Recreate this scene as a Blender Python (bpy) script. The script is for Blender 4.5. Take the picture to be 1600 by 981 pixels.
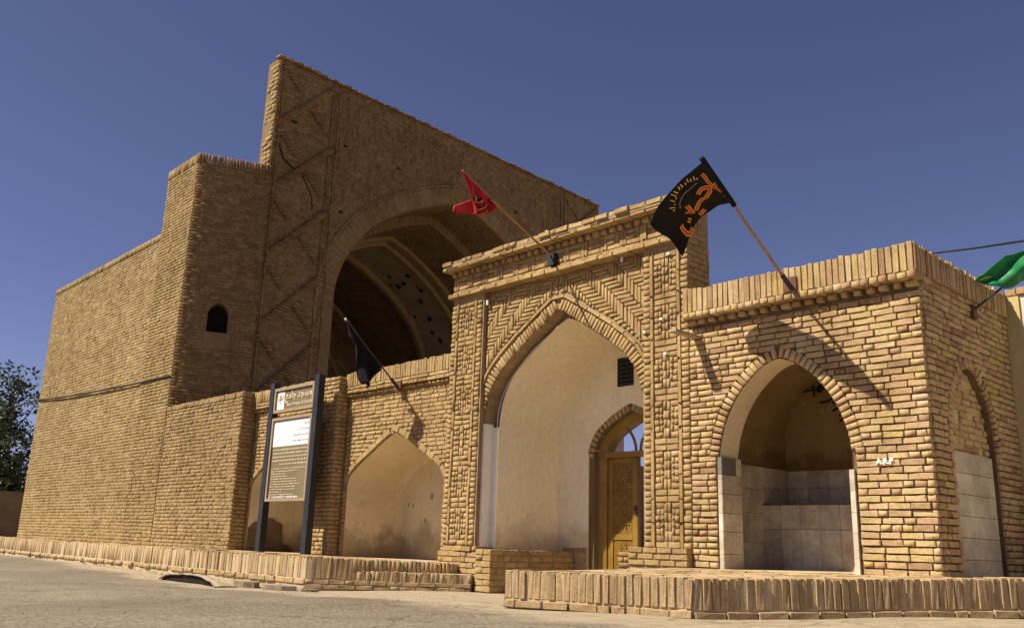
import bpy, math, random
import numpy as np
from mathutils import Matrix, Vector

random.seed(7)
RNG = np.random.default_rng(7)
S = bpy.context.scene
for o in list(bpy.data.objects):
    bpy.data.objects.remove(o)
COL = S.collection

# ---------------------------------------------------------------- camera
YAW, PIT, ROL, FPX = 0.81898511, 0.25159308, 0.03243333, 1403.746
fw = Vector((-math.sin(YAW) * math.cos(PIT), math.cos(YAW) * math.cos(PIT), math.sin(PIT)))
r0 = Vector((math.cos(YAW), math.sin(YAW), 0))
u0 = r0.cross(fw)
rr = r0 * math.cos(ROL) + u0 * math.sin(ROL)
uu = -r0 * math.sin(ROL) + u0 * math.cos(ROL)
cd = bpy.data.cameras.new("camera")
cam = bpy.data.objects.new("camera", cd)
COL.objects.link(cam)
cam.matrix_world = Matrix(((rr.x, uu.x, -fw.x, 0), (rr.y, uu.y, -fw.y, 0), (rr.z, uu.z, -fw.z, 0), (0, 0, 0, 1)))
cd.sensor_width = 36.0
cd.lens = 36.0 * FPX / 1600.0
cd.clip_start = 0.05
cd.clip_end = 5000
S.camera = cam

# ---------------------------------------------------------------- sky, sun, exposure
SUN = Vector((0.53, 1.0, -1.34)).normalized()          # direction the light travels
EL = math.asin(-SUN.z)
world = bpy.data.worlds.new("World")
S.world = world
world.use_nodes = True
nt = world.node_tree
bg = nt.nodes['Background']
sky = nt.nodes.new('ShaderNodeTexSky')
sky.sky_type = 'NISHITA'
sky.sun_disc = False
sky.sun_elevation = EL
sky.sun_rotation = math.atan2(-SUN.x, -SUN.y)
sky.altitude = 1100
sky.air_density = 0.75
sky.dust_density = 0.45
sky.ozone_density = 3.0
tint = nt.nodes.new('ShaderNodeMix')
tint.data_type = 'RGBA'
tint.blend_type = 'MULTIPLY'
tint.inputs[0].default_value = 1.0
tint.inputs[7].default_value = (1.30, 1.0, 1.12, 1)    # the violet cast of the photograph's deep sky
nt.links.new(sky.outputs[0], tint.inputs[6])
nt.links.new(tint.outputs[2], bg.inputs[0])
bg.inputs[1].default_value = 0.05
sl = bpy.data.lights.new("sun", 'SUN')
sl.energy = 5.0
sl.angle = math.radians(0.53)
sl.color = (1.0, 0.92, 0.77)
so = bpy.data.objects.new("sun", sl)
COL.objects.link(so)
so.rotation_euler = SUN.to_track_quat('-Z', 'Y').to_euler()
so.location = (-10, -20, 25)
S.view_settings.view_transform = 'Standard'
S.view_settings.look = 'None'
S.view_settings.exposure = 0.75
S.view_settings.gamma = 1.0
S.cycles.max_bounces = 6
S.cycles.diffuse_bounces = 4

# ---------------------------------------------------------------- materials
def newmat(name):
    m = bpy.data.materials.new(name)
    m.use_nodes = True
    return m, m.node_tree, m.node_tree.nodes['Principled BSDF']

def N(t, typ, **kw):
    n = t.nodes.new(typ)
    for k, v in kw.items():
        setattr(n, k, v)
    return n

def ramp(t, fac, stops):
    n = t.nodes.new('ShaderNodeValToRGB')
    e = n.color_ramp.elements
    e[0].position, e[0].color = stops[0][0], (*stops[0][1], 1)
    e[1].position, e[1].color = stops[-1][0], (*stops[-1][1], 1)
    for p, c in stops[1:-1]:
        q = e.new(p)
        q.color = (*c, 1)
    if fac is not None:
        t.links.new(fac, n.inputs[0])
    return n.outputs[0]

def noise(t, scale, detail=4, rough=.55, vec=None):
    n = t.nodes.new('ShaderNodeTexNoise')
    n.inputs['Scale'].default_value = scale
    n.inputs['Detail'].default_value = detail
    n.inputs['Roughness'].default_value = rough
    if vec is None:
        g = t.nodes.new('ShaderNodeNewGeometry')
        vec = g.outputs['Position']
    t.links.new(vec, n.inputs['Vector'])
    return n.outputs[0]

def mix(t, a, b, fac, typ='MIX'):
    n = t.nodes.new('ShaderNodeMix')
    n.data_type = 'RGBA'
    n.blend_type = typ
    for v, i in ((fac, 0), (a, 6), (b, 7)):
        if isinstance(v, (int, float)):
            n.inputs[i].default_value = v
        elif isinstance(v, tuple):
            n.inputs[i].default_value = (*v, 1)
        else:
            t.links.new(v, n.inputs[i])
    return n.outputs[2]

def bump(t, p, h, strength, dist=.01):
    b = t.nodes.new('ShaderNodeBump')
    b.inputs['Strength'].default_value = strength
    b.inputs['Distance'].default_value = dist
    t.links.new(h, b.inputs['Height'])
    t.links.new(b.outputs[0], p.inputs['Normal'])

def brickmat(name, stops, attr, stain=(.55, .5, .42), st=.45, fine=60):
    m, t, p = newmat(name)
    if attr:
        a = N(t, 'ShaderNodeAttribute', attribute_name='rnd')
        f = a.outputs['Fac']
    else:
        f = t.nodes.new('ShaderNodeObjectInfo').outputs['Random']
    c = ramp(t, f, stops)
    n1 = noise(t, 1.3, 5, .6)
    s = ramp(t, n1, [(.38, (1, 1, 1)), (.68, stain)])
    c = mix(t, c, s, st, 'MULTIPLY')
    big = ramp(t, noise(t, .28, 4, .6), [(.34, (.84, .82, .78)), (.66, (1.10, 1.09, 1.07))])
    c = mix(t, c, big, .8, 'MULTIPLY')
    g_ = t.nodes.new('ShaderNodeNewGeometry')
    mp_ = t.nodes.new('ShaderNodeMapping')
    mp_.inputs['Scale'].default_value = (1, 1, .10)
    t.links.new(g_.outputs['Position'], mp_.inputs['Vector'])
    c = mix(t, c, ramp(t, noise(t, 3.2, 5, .68, mp_.outputs[0]), [(.52, (1, 1, 1)), (.72, (.74, .70, .63))]), .55, 'MULTIPLY')
    n2 = noise(t, fine, 5, .65)
    s2 = ramp(t, n2, [(.3, (.62, .59, .54)), (.6, (1.08, 1.07, 1.05))])
    c = mix(t, c, s2, .85, 'MULTIPLY')
    n4 = noise(t, 5.5, 6, .72)
    s4 = ramp(t, n4, [(.50, (1, 1, 1)), (.66, (.60, .56, .50))])
    c = mix(t, c, s4, .55, 'MULTIPLY')
    n3 = noise(t, 9, 4, .6)
    s3 = ramp(t, n3, [(.55, (0, 0, 0)), (.75, (1, 1, 1))])
    c = mix(t, c, (.47, .36, .23), s3.node.outputs[0] if False else mixfac(t, s3, .35))
    t.links.new(c, p.inputs['Base Color'])
    p.inputs['Roughness'].default_value = .95
    p.inputs['Specular IOR Level'].default_value = .15
    bump(t, p, n2, .5, .006)
    return m

def mixfac(t, col, k):
    n = N(t, 'ShaderNodeMath', operation='MULTIPLY')
    t.links.new(col, n.inputs[0])
    n.inputs[1].default_value = k
    return n.outputs[0]

def plain(name, a, b, scale=3, rough=.9, fine=40, bstr=.25, metal=0, spec=.2, bd=.006):
    m, t, p = newmat(name)
    c = ramp(t, noise(t, scale, 5, .6), [(.32, a), (.68, b)])
    n2 = noise(t, fine, 4, .6)
    c = mix(t, c, ramp(t, n2, [(.3, (.85, .85, .85)), (.7, (1.05, 1.05, 1.05))]), .7, 'MULTIPLY')
    t.links.new(c, p.inputs['Base Color'])
    p.inputs['Roughness'].default_value = rough
    p.inputs['Metallic'].default_value = metal
    p.inputs['Specular IOR Level'].default_value = spec
    bump(t, p, n2, bstr, bd)
    return m

TAN = [(0, (.33, .215, .10)), (.25, (.385, .265, .128)), (.55, (.43, .30, .15)), (.8, (.405, .29, .128)), (1, (.465, .335, .172))]
PAV = [(0, (.30, .19, .105)), (.15, (.42, .285, .155)), (.5, (.49, .355, .20)), (.72, (.47, .355, .175)), (.8, (.47, .35, .145)), (.88, (.42, .28, .16)), (1, (.56, .43, .27))]
DIMMED = [(0, (.20, .125, .06)), (.4, (.245, .158, .08)), (.75, (.275, .18, .09)), (1, (.31, .21, .11))]  # same hall brick darkened: shade of front and buttress put into the colour
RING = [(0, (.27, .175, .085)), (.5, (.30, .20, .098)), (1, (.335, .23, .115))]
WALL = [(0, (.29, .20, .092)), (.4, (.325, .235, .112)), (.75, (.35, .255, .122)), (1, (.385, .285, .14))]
PAVED = [(0, (.37, .265, .145)), (.3, (.43, .315, .178)), (.6, (.48, .355, .205)), (.85, (.44, .31, .172)), (1, (.42, .33, .21))]
M = {}
for k, st in (('tan', TAN), ('pav', PAV), ('dimmed', DIMMED), ('ring', RING), ('wall', WALL), ('step', PAVED)):
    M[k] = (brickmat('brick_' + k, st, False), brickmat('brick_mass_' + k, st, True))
M['mortar'] = plain('mortar', (.24, .165, .09), (.34, .24, .135), 4, .95, 50, .7, bd=.01)
M['mortar_dark'] = plain('mortar_dark', (.12, .08, .042), (.18, .122, .066), 4, .95, 50, .7, bd=.01)
M['mortar_pale'] = plain('mortar_pale', (.42, .32, .19), (.52, .40, .25), 5, .95, 50, .7, bd=.01)
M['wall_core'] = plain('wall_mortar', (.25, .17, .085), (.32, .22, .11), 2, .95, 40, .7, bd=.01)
M['dimmed_core'] = plain('dimmed_mortar', (.185, .118, .058), (.24, .156, .078), 2, .95, 40, .7, bd=.01)  # mortar of those faces, its colour darkened likewise for their shade
M['plaster'] = plain('mud_plaster', (.60, .50, .335), (.70, .59, .41), 1.2, .9, 18, .25, bd=.01)
M['plaster_white'] = plain('white_plaster', (.78, .68, .50), (.84, .75, .57), 1.5, .85, 14, .15, bd=.01)
M['edge_white'] = plain('bright_plaster', (.72, .68, .60), (.80, .77, .70), 6, .85, 30, .3)
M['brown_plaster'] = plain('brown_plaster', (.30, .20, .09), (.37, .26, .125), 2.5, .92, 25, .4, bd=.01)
M['void_shade'] = plain('painted_void', (.012, .009, .006), (.02, .015, .01), 4)  # near-black colour painting in the deep shade of holes, cracks and openings
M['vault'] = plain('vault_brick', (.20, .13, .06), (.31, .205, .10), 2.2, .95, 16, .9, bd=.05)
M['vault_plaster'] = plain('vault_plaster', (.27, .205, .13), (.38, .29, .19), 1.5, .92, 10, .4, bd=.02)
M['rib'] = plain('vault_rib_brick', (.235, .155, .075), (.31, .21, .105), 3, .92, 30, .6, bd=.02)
M['mud'] = plain('rubble_base', (.22, .17, .11), (.42, .33, .22), 9, .98, 30, 1.0, bd=.03)
M['bare'] = plain('bare_earth_brick', (.12, .08, .045), (.21, .145, .085), 7, .98, 24, 1.0, bd=.03)
M['slab'] = plain('paving', (.50, .40, .27), (.60, .49, .34), 3, .92, 30, .4, bd=.01)
M['apron'] = plain('pale_concrete', (.33, .265, .18), (.47, .385, .27), 2.2, .92, 22, .5, bd=.015)
M['wood'] = plain('ochre_wood', (.19, .105, .010), (.26, .145, .017), 5, .5, 40, .25, spec=.4)
M['wood_dark'] = plain('carved_wood', (.15, .082, .010), (.20, .112, .015), 6, .5, 40, .25, spec=.4)
M['pole_wood'] = plain('pole_wood', (.30, .17, .07), (.40, .24, .11), 12, .7, 60, .2)
M['grey_wood'] = plain('weathered_board', (.30, .25, .17), (.40, .33, .22), 12, .8, 60, .3)
M['iron'] = plain('black_iron', (.012, .014, .017), (.022, .024, .028), 8, .5, 60, .2, spec=.4)
M['rust'] = plain('rusty_plate', (.10, .045, .035), (.16, .07, .05), 12, .8, 60, .3)
M['frame_tan'] = plain('sign_frame', (.27, .20, .12), (.33, .245, .15), 8, .6, 60, .1, spec=.3)
M['panel'] = plain('sign_panel', (.16, .118, .062), (.20, .148, .08), 2, .55, 60, .05, spec=.3)
M['panel_white'] = plain('sign_white', (.78, .77, .74), (.84, .83, .80), 4, .5, 60, .03, spec=.3)
M['ink'] = plain('ink', (.16, .14, .14), (.22, .2, .2), 8, .7)
M['cream'] = plain('cream_paint', (.50, .42, .28), (.58, .49, .33), 8, .7)
M['white'] = plain('white_paint', (.78, .76, .72), (.83, .81, .77), 8, .6)
M['pink'] = plain('pink_print', (.65, .38, .30), (.72, .45, .36), 8, .7)
M['flag_black'] = plain('black_cloth', (.010, .009, .011), (.017, .015, .017), 5, .8, 200, .15, spec=.25)
M['flag_red'] = plain('red_cloth', (.46, .012, .014), (.55, .02, .02), 5, .55, 200, .15, spec=.4)
M['flag_green'] = plain('green_cloth', (.015, .20, .06), (.025, .27, .085), 4, .5, 200, .1, spec=.35)
for k_, c_ in (('flag_red', (.55, .02, .02)), ('flag_green', (.03, .34, .10)), ('flag_black', (.02, .016, .018))):
    t_ = M[k_].node_tree
    tr_ = t_.nodes.new('ShaderNodeBsdfTranslucent'); tr_.inputs[0].default_value = (*c_, 1)
    mx_ = t_.nodes.new('ShaderNodeMixShader'); mx_.inputs[0].default_value = .35
    t_.links.new(t_.nodes['Principled BSDF'].outputs[0], mx_.inputs[1]); t_.links.new(tr_.outputs[0], mx_.inputs[2])
    t_.links.new(mx_.outputs[0], t_.nodes['Material Output'].inputs[0])
M['print_red'] = plain('red_print', (.48, .035, .02), (.56, .05, .03), 6, .7)
M['print_yellow'] = plain('yellow_print', (.62, .42, .05), (.70, .50, .08), 6, .7)
M['blackpaint'] = plain('black_spray_paint', (.012, .011, .010), (.02, .018, .016), 8, .7)
M['bluepaint'] = plain('faded_blue_paint', (.25, .30, .40), (.36, .38, .41), 8, .9)
M['bark'] = plain('bark', (.07, .05, .035), (.12, .09, .06), 8, .95, 30, .8)
M['cable'] = plain('black_cable', (.015, .015, .016), (.03, .028, .026), 8, .6)
M['housewall'] = plain('house_plaster', (.50, .44, .34), (.62, .56, .45), 3, .9, 20, .5, bd=.01)
M['ochrewall'] = plain('ochre_plaster', (.46, .36, .16), (.54, .43, .22), 2, .9, 20, .3)
M['darkwall'] = plain('old_grey_wall', (.16, .125, .09), (.22, .17, .12), 1.5, .95, 12, .6, bd=.02)
M['shadewall'] = plain('pinkish_wall', (.42, .33, .25), (.48, .38, .29), 1, .95, 12, .4)
M['glassbulb'] = plain('bulb_glass', (.75, .75, .74), (.8, .8, .79), 8, .2, spec=.6)
M['stone'] = plain('stone', (.15, .12, .085), (.28, .225, .16), 12, .95, 40, .6)

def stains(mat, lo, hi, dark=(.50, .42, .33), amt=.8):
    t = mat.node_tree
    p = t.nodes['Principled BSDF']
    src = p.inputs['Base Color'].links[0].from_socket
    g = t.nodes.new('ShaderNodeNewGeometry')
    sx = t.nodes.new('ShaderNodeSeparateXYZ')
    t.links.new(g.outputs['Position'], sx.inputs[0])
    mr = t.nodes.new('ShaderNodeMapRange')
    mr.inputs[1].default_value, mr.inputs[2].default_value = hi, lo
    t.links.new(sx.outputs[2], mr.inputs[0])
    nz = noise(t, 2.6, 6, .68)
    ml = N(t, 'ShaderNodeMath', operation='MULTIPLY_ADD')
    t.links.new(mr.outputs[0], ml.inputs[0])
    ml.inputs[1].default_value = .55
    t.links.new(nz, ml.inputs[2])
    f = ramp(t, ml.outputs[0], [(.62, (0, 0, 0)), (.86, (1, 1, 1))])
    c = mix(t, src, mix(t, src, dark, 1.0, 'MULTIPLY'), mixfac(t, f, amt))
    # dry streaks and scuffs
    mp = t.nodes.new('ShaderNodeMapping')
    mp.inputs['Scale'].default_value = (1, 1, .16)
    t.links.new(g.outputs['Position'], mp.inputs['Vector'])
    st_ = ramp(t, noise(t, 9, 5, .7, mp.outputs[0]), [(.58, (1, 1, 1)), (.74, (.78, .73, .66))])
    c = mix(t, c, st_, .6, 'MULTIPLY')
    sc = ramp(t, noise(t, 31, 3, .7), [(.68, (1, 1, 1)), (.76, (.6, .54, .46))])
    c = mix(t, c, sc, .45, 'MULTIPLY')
    t.links.new(c, p.inputs['Base Color'])
stains(M['plaster'], -.3, .45)
stains(M['plaster_white'], -.1, .5, (.62, .54, .45), .6)
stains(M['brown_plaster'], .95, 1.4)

def marble():
    m, t, p = newmat('cream_marble')
    f = t.nodes.new('ShaderNodeObjectInfo').outputs['Random']
    c = ramp(t, f, [(0, (.48, .41, .31)), (.35, (.58, .51, .40)), (.7, (.66, .59, .46)), (1, (.54, .45, .33))])
    g = t.nodes.new('ShaderNodeNewGeometry')
    mp = t.nodes.new('ShaderNodeMapping')
    mp.inputs['Rotation'].default_value = (.6, .5, .4)
    t.links.new(g.outputs['Position'], mp.inputs['Vector'])
    v = noise(t, 4, 8, .72, mp.outputs[0])
    vein = ramp(t, v, [(.45, (1, 1, 1)), (.5, (.55, .50, .43)), (.55, (1, 1, 1))])
    c = mix(t, c, vein, .5, 'MULTIPLY')
    d = ramp(t, noise(t, 2.2, 4, .6), [(.4, (1, 1, 1)), (.72, (.5, .43, .34))])
    c = mix(t, c, d, .7, 'MULTIPLY')
    t.links.new(c, p.inputs['Base Color'])
    p.inputs['Roughness'].default_value = .38
    return m
M['marble'] = marble()
M['marble_grey'] = plain('dark_grey_tile', (.13, .12, .10), (.18, .165, .14), 4, .5, 60, .1, spec=.4)

def roadmat():
    m, t, p = newmat('dusty_road')
    c = ramp(t, noise(t, .55, 6, .65), [(.3, (.172, .140, .100)), (.5, (.21, .172, .124)), (.72, (.262, .218, .16))])
    n2 = noise(t, 38, 5, .7)
    c = mix(t, c, ramp(t, n2, [(.36, (.38, .37, .35)), (.5, (.96, .96, .96)), (.64, (1.45, 1.42, 1.34))]), .9, 'MULTIPLY')
    n3 = noise(t, 2.8, 6, .7)
    c = mix(t, c, (.30, .245, .17), mixfac(t, ramp(t, n3, [(.52, (0, 0, 0)), (.7, (1, 1, 1))]), .55))
    # pale dust swept up along the foot of the walls
    g = t.nodes.new('ShaderNodeNewGeometry')
    dt = N(t, 'ShaderNodeVectorMath', operation='DOT_PRODUCT')
    dt.inputs[1].default_value = (.10, 1.0, 0)
    t.links.new(g.outputs['Position'], dt.inputs[0])
    nz = noise(t, 1.1, 6, .65)
    ad = N(t, 'ShaderNodeMath', operation='MULTIPLY_ADD')
    t.links.new(nz, ad.inputs[0]); ad.inputs[1].default_value = 1.5
    t.links.new(dt.outputs['Value'], ad.inputs[2])
    mr = t.nodes.new('ShaderNodeMapRange')
    mr.inputs[1].default_value, mr.inputs[2].default_value = 4.80, 5.15
    t.links.new(ad.outputs[0], mr.inputs[0])
    pale = mix(t, (.40, .325, .225), ramp(t, noise(t, 6, 6, .7), [(.35, (.80, .79, .77)), (.65, (1.12, 1.1, 1.08))]), 1.0, 'MULTIPLY')
    pale = mix(t, pale, ramp(t, n2, [(.36, (.72, .7, .68)), (.6, (1.06, 1.05, 1.03))]), .8, 'MULTIPLY')
    c = mix(t, c, pale, mr.outputs[0])
    # aged cracks and tyre-polished bands
    vo = t.nodes.new('ShaderNodeTexVoronoi'); vo.feature = 'DISTANCE_TO_EDGE'; vo.inputs['Scale'].default_value = .55
    wp_ = t.nodes.new('ShaderNodeVectorMath'); wp_.operation = 'ADD'
    nn_ = t.nodes.new('ShaderNodeTexNoise'); nn_.inputs['Scale'].default_value = 1.6
    t.links.new(g.outputs['Position'], nn_.inputs['Vector'])
    t.links.new(g.outputs['Position'], wp_.inputs[0]); t.links.new(nn_.outputs['Color'], wp_.inputs[1])
    t.links.new(wp_.outputs[0], vo.inputs['Vector'])
    ck = ramp(t, vo.outputs['Distance'], [(.006, (.45, .43, .40)), (.016, (1, 1, 1))])
    c = mix(t, c, ck, .5, 'MULTIPLY')
    t.links.new(c, p.inputs['Base Color'])
    p.inputs['Roughness'].default_value = .95
    p.inputs['Specular IOR Level'].default_value = .15
    bump(t, p, n2, .9, .02)
    return m
M['road'] = roadmat()

def vault_courses(mat):
    t = mat.node_tree
    p = t.nodes['Principled BSDF']
    src = p.inputs['Base Color'].links[0].from_socket
    g = t.nodes.new('ShaderNodeNewGeometry')
    bt = t.nodes.new('ShaderNodeTexBrick')
    uv = t.nodes.new('ShaderNodeUVMap')
    t.links.new(uv.outputs[0], bt.inputs['Vector'])
    bt.inputs['Scale'].default_value = 1.0
    bt.inputs['Brick Width'].default_value = .26
    bt.inputs['Row Height'].default_value = .085
    bt.inputs['Mortar Size'].default_value = .016
    bt.inputs['Color1'].default_value = (1.1, 1.08, 1.05, 1)
    bt.inputs['Color2'].default_value = (.8, .78, .75, 1)
    bt.inputs['Mortar'].default_value = (.42, .40, .38, 1)
    t.links.new(mix(t, src, bt.outputs['Color'], .9, 'MULTIPLY'), p.inputs['Base Color'])
vault_courses(M['vault'])

def leafmat():
    m, t, p = newmat('leaf')
    a = N(t, 'ShaderNodeAttribute', attribute_name='rnd')
    c = ramp(t, a.outputs['Fac'], [(0, (.024, .042, .014)), (.5, (.045, .066, .02)), (.85, (.075, .088, .028)), (1, (.12, .105, .04))])
    t.links.new(c, p.inputs['Base Color'])
    p.inputs['Roughness'].default_value = .55
    p.inputs['Specular IOR Level'].default_value = .35
    return m
M['leaf'] = leafmat()

# ---------------------------------------------------------------- object helpers
def mkmesh(name, v, f, mat, smooth=False):
    me = bpy.data.meshes.new(name)
    me.from_pydata([tuple(map(float, p)) for p in v], [], f)
    if mat is not None:
        me.materials.append(mat)
    if smooth:
        me.polygons.foreach_set('use_smooth', [True] * len(me.polygons))
    me.update()
    return me

def thing(name, label, cat, loc, group=None):
    o = bpy.data.objects.new(name, None)
    COL.objects.link(o)
    o.location = loc
    o.empty_display_size = .1
    o['label'] = label
    o['category'] = cat
    o['wloc'] = list(loc)
    if group:
        o['group'] = group
    return o

def link(name, me, parent=None, label=None, kind=None):
    o = bpy.data.objects.new(name, me)
    COL.objects.link(o)
    if parent is not None:
        o.parent = parent
        if parent.type == 'EMPTY':
            w = parent['wloc']
            o.location = (-w[0], -w[1], -w[2])
    if label:
        o['label'] = label
    if kind:
        o['kind'] = kind
    return o

class MB:
    def __init__(s):
        s.v, s.f = [], []
    def add(s, vs, fs):
        b = len(s.v)
        s.v += [tuple(p) for p in vs]
        s.f += [tuple(b + i for i in q) for q in fs]
        return s
    def box(s, x0, x1, y0, y1, z0, z1):
        return s.add([(x0, y0, z0), (x1, y0, z0), (x1, y1, z0), (x0, y1, z0), (x0, y0, z1), (x1, y0, z1), (x1, y1, z1), (x0, y1, z1)],
                     [(0, 3, 2, 1), (4, 5, 6, 7), (0, 1, 5, 4), (1, 2, 6, 5), (2, 3, 7, 6), (3, 0, 4, 7)])
    def obox(s, c, ax, ay, az):
        c, ax, ay, az = (Vector(q) for q in (c, ax, ay, az))
        vs = [c + ax * i + ay * j + az * k for k in (-1, 1) for i, j in ((-1, -1), (1, -1), (1, 1), (-1, 1))]
        return s.add(vs, [(0, 3, 2, 1), (4, 5, 6, 7), (0, 1, 5, 4), (1, 2, 6, 5), (2, 3, 7, 6), (3, 0, 4, 7)])
    def quad(s, a, b, c, d):
        return s.add([a, b, c, d], [(0, 1, 2, 3)])
    def prism(s, plan, z0, z1):                # plan polygon counter-clockwise; z may be a function of x, y
        n = len(plan)
        g0 = z0 if callable(z0) else (lambda x, y: z0)
        g1 = z1 if callable(z1) else (lambda x, y: z1)
        vs = [(x, y, g0(x, y)) for x, y in plan] + [(x, y, g1(x, y)) for x, y in plan]
        return s.add(vs, [tuple(range(n))[::-1], tuple(range(n, 2 * n))] + [(i, (i + 1) % n, n + (i + 1) % n, n + i) for i in range(n)])
    def tube(s, pts, r, n=8, r1=None):
        pts = [Vector(p) for p in pts]
        r1 = r if r1 is None else r1
        rings = []
        for i, p in enumerate(pts):
            d = (pts[min(i + 1, len(pts) - 1)] - pts[max(i - 1, 0)]).normalized()
            a = d.cross(Vector((0, 0, 1)) if abs(d.z) < .9 else Vector((1, 0, 0))).normalized()
            b = d.cross(a)
            q = r + (r1 - r) * i / (len(pts) - 1)
            rings.append([p + (a * math.cos(2 * math.pi * k / n) + b * math.sin(2 * math.pi * k / n)) * q for k in range(n)])
        vs = [p for g in rings for p in g]
        fs = [(i * n + k, i * n + (k + 1) % n, (i + 1) * n + (k + 1) % n, (i + 1) * n + k) for i in range(len(pts) - 1) for k in range(n)]
        fs += [tuple(range(n)), tuple(range((len(pts) - 1) * n, len(pts) * n))[::-1]]
        return s.add(vs, fs)
    def build(s, name, mat, parent=None, label=None, kind=None, smooth=False):
        return link(name, mkmesh(name, s.v, s.f, mat, smooth), parent, label, kind)

class Frame:
    def __init__(s, o, u, n, v=(0, 0, 1)):
        s.o, s.u, s.v, s.n = Vector(o), Vector(u).normalized(), Vector(v).normalized(), Vector(n).normalized()
    def p(s, u, v, n=0):
        return s.o + s.u * u + s.v * v + s.n * n
def FY(y):
    return Frame((0, y, 0), (1, 0, 0), (0, -1, 0))
def FX(x):
    return Frame((x, 0, 0), (0, 1, 0), (1, 0, 0))

# ---------------------------------------------------------------- arches
def catmull(pts, k=5):
    out = []
    P = [pts[0]] + list(pts) + [pts[-1]]
    for i in range(1, len(P) - 2):
        a, b, c, d = (np.array(P[i + j], float) for j in (-1, 0, 1, 2))
        for j in range(k):
            t = j / k
            out.append(tuple(.5 * (2 * b + (c - a) * t + (2 * a - 5 * b + 4 * c - d) * t * t + (3 * b - a - 3 * c + d) * t ** 3)))
    out.append(tuple(pts[-1]))
    return out
def arch(cx, half, v0=None, k=4):
    h = catmull(half, k)
    L = [(cx + a, b) for a, b in h]
    R = [(cx - a, b) for a, b in h[::-1]][1:]
    pr = L + R
    if v0 is not None:
        pr = [(pr[0][0], v0)] + pr + [(pr[-1][0], v0)]
    return pr
def offset(pr, d, cx):
    out = []
    n = len(pr)
    for i in range(n):
        a, b = np.array(pr[max(i - 1, 0)]), np.array(pr[min(i + 1, n - 1)])
        t = (b - a) / (np.linalg.norm(b - a) + 1e-9)
        nn = np.array((-t[1], t[0]))
        out.append((pr[i][0] + nn[0] * d, pr[i][1] + nn[1] * d))
    # keep both halves on their own side of the axis
    m = n // 2
    o2 = []
    for i, (u, v) in enumerate(out):
        if i < m and u > cx: u = cx
        if i > m and u < cx: u = cx
        o2.append((u, v))
    return o2
def half_at(pr, cx, v):
    """left and right u of the outline at height v, or None above the apex"""
    m = len(pr) // 2
    L, Rr = pr[:m + 1], pr[m:][::-1]
    res = []
    for side in (L, Rr):
        u = None
        for (ua, va), (ub, vb) in zip(side[:-1], side[1:]):
            if va <= v <= vb and vb > va:
                u = ua + (ub - ua) * (v - va) / (vb - va)
        if u is None:
            u = side[0][0] if v < side[0][1] else None
        res.append(u)
    return None if None in res else res

def wall_arch(mb, F, u0, u1, v0, v1, pr, depth, back=True):
    fr, bk = 0, -depth
    def q(pts, n, flip):
        vs = [F.p(a, b, n) for a, b in pts]
        mb.add(vs, [(0, 1, 2, 3) if not flip else (3, 2, 1, 0)])
    for n, fl in ((fr, False), (bk, True)):
        if n == bk and not back:
            continue
        if u0 < pr[0][0] - 1e-4:
            q([(u0, v0), (pr[0][0], v0), (pr[0][0], v1), (u0, v1)], n, fl)
        if u1 > pr[-1][0] + 1e-4:
            q([(pr[-1][0], v0), (u1, v0), (u1, v1), (pr[-1][0], v1)], n, fl)
        for a, b in zip(pr[:-1], pr[1:]):
            if b[0] - a[0] > 1e-4:
                q([a, b, (b[0], v1), (a[0], v1)], n, fl)
    for a, b in zip(pr[:-1], pr[1:]):
        mb.add([F.p(*a, 0), F.p(*b, 0), F.p(*b, bk), F.p(*a, bk)], [(0, 3, 2, 1)])
    mb.add([F.p(u0, v1, 0), F.p(u1, v1, 0), F.p(u1, v1, bk), F.p(u0, v1, bk)], [(0, 1, 2, 3)])
    mb.add([F.p(u0, v0, 0), F.p(u0, v1, 0), F.p(u0, v1, bk), F.p(u0, v0, bk)], [(0, 1, 2, 3)])
    mb.add([F.p(u1, v0, 0), F.p(u1, v1, 0), F.p(u1, v1, bk), F.p(u1, v0, bk)], [(3, 2, 1, 0)])
def loft(mb, F, profs, ns):
    for (pa, na), (pb, nb) in zip(zip(profs[:-1], ns[:-1]), zip(profs[1:], ns[1:])):
        for i in range(len(pa) - 1):
            mb.add([F.p(*pa[i], na), F.p(*pa[i + 1], na), F.p(*pb[i + 1], nb), F.p(*pb[i], nb)], [(0, 3, 2, 1)])
def uv_loft(name, F, profs, ns, mat, parent, end=None):
    V, Fc, UV = [], [], []
    def q(pts, uvs):
        b = len(V)
        V.extend(pts); Fc.append((b, b + 1, b + 2, b + 3)); UV.extend(uvs)
    for (pa, na), (pb, nb) in zip(zip(profs[:-1], ns[:-1]), zip(profs[1:], ns[1:])):
        s_ = 0
        for i in range(len(pa) - 1):
            L = math.hypot(pa[i + 1][0] - pa[i][0], pa[i + 1][1] - pa[i][1])
            q([F.p(*pa[i], na), F.p(*pb[i], nb), F.p(*pb[i + 1], nb), F.p(*pa[i + 1], na)], [(na, s_), (nb, s_), (nb, s_ + L), (na, s_ + L)])
            s_ += L
    if end:
        pr, n, v0 = end
        for a, b in zip(pr[:-1], pr[1:]):
            if abs(b[0] - a[0]) > 1e-4:
                q([F.p(a[0], v0, n), F.p(b[0], v0, n), F.p(*b, n), F.p(*a, n)], [(a[0], v0), (b[0], v0), b, a])
    me = mkmesh(name, V, Fc, mat)
    lay = me.uv_layers.new(name='UVMap')
    lay.data.foreach_set('uv', [c for p in UV for c in p])
    return link(name, me, parent)
def fillface(mb, F, pr, n, v0):
    for a, b in zip(pr[:-1], pr[1:]):
        if abs(b[0] - a[0]) > 1e-4:
            mb.add([F.p(a[0], v0, n), F.p(b[0], v0, n), F.p(*b, n), F.p(*a, n)], [(0, 1, 2, 3)])

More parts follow.
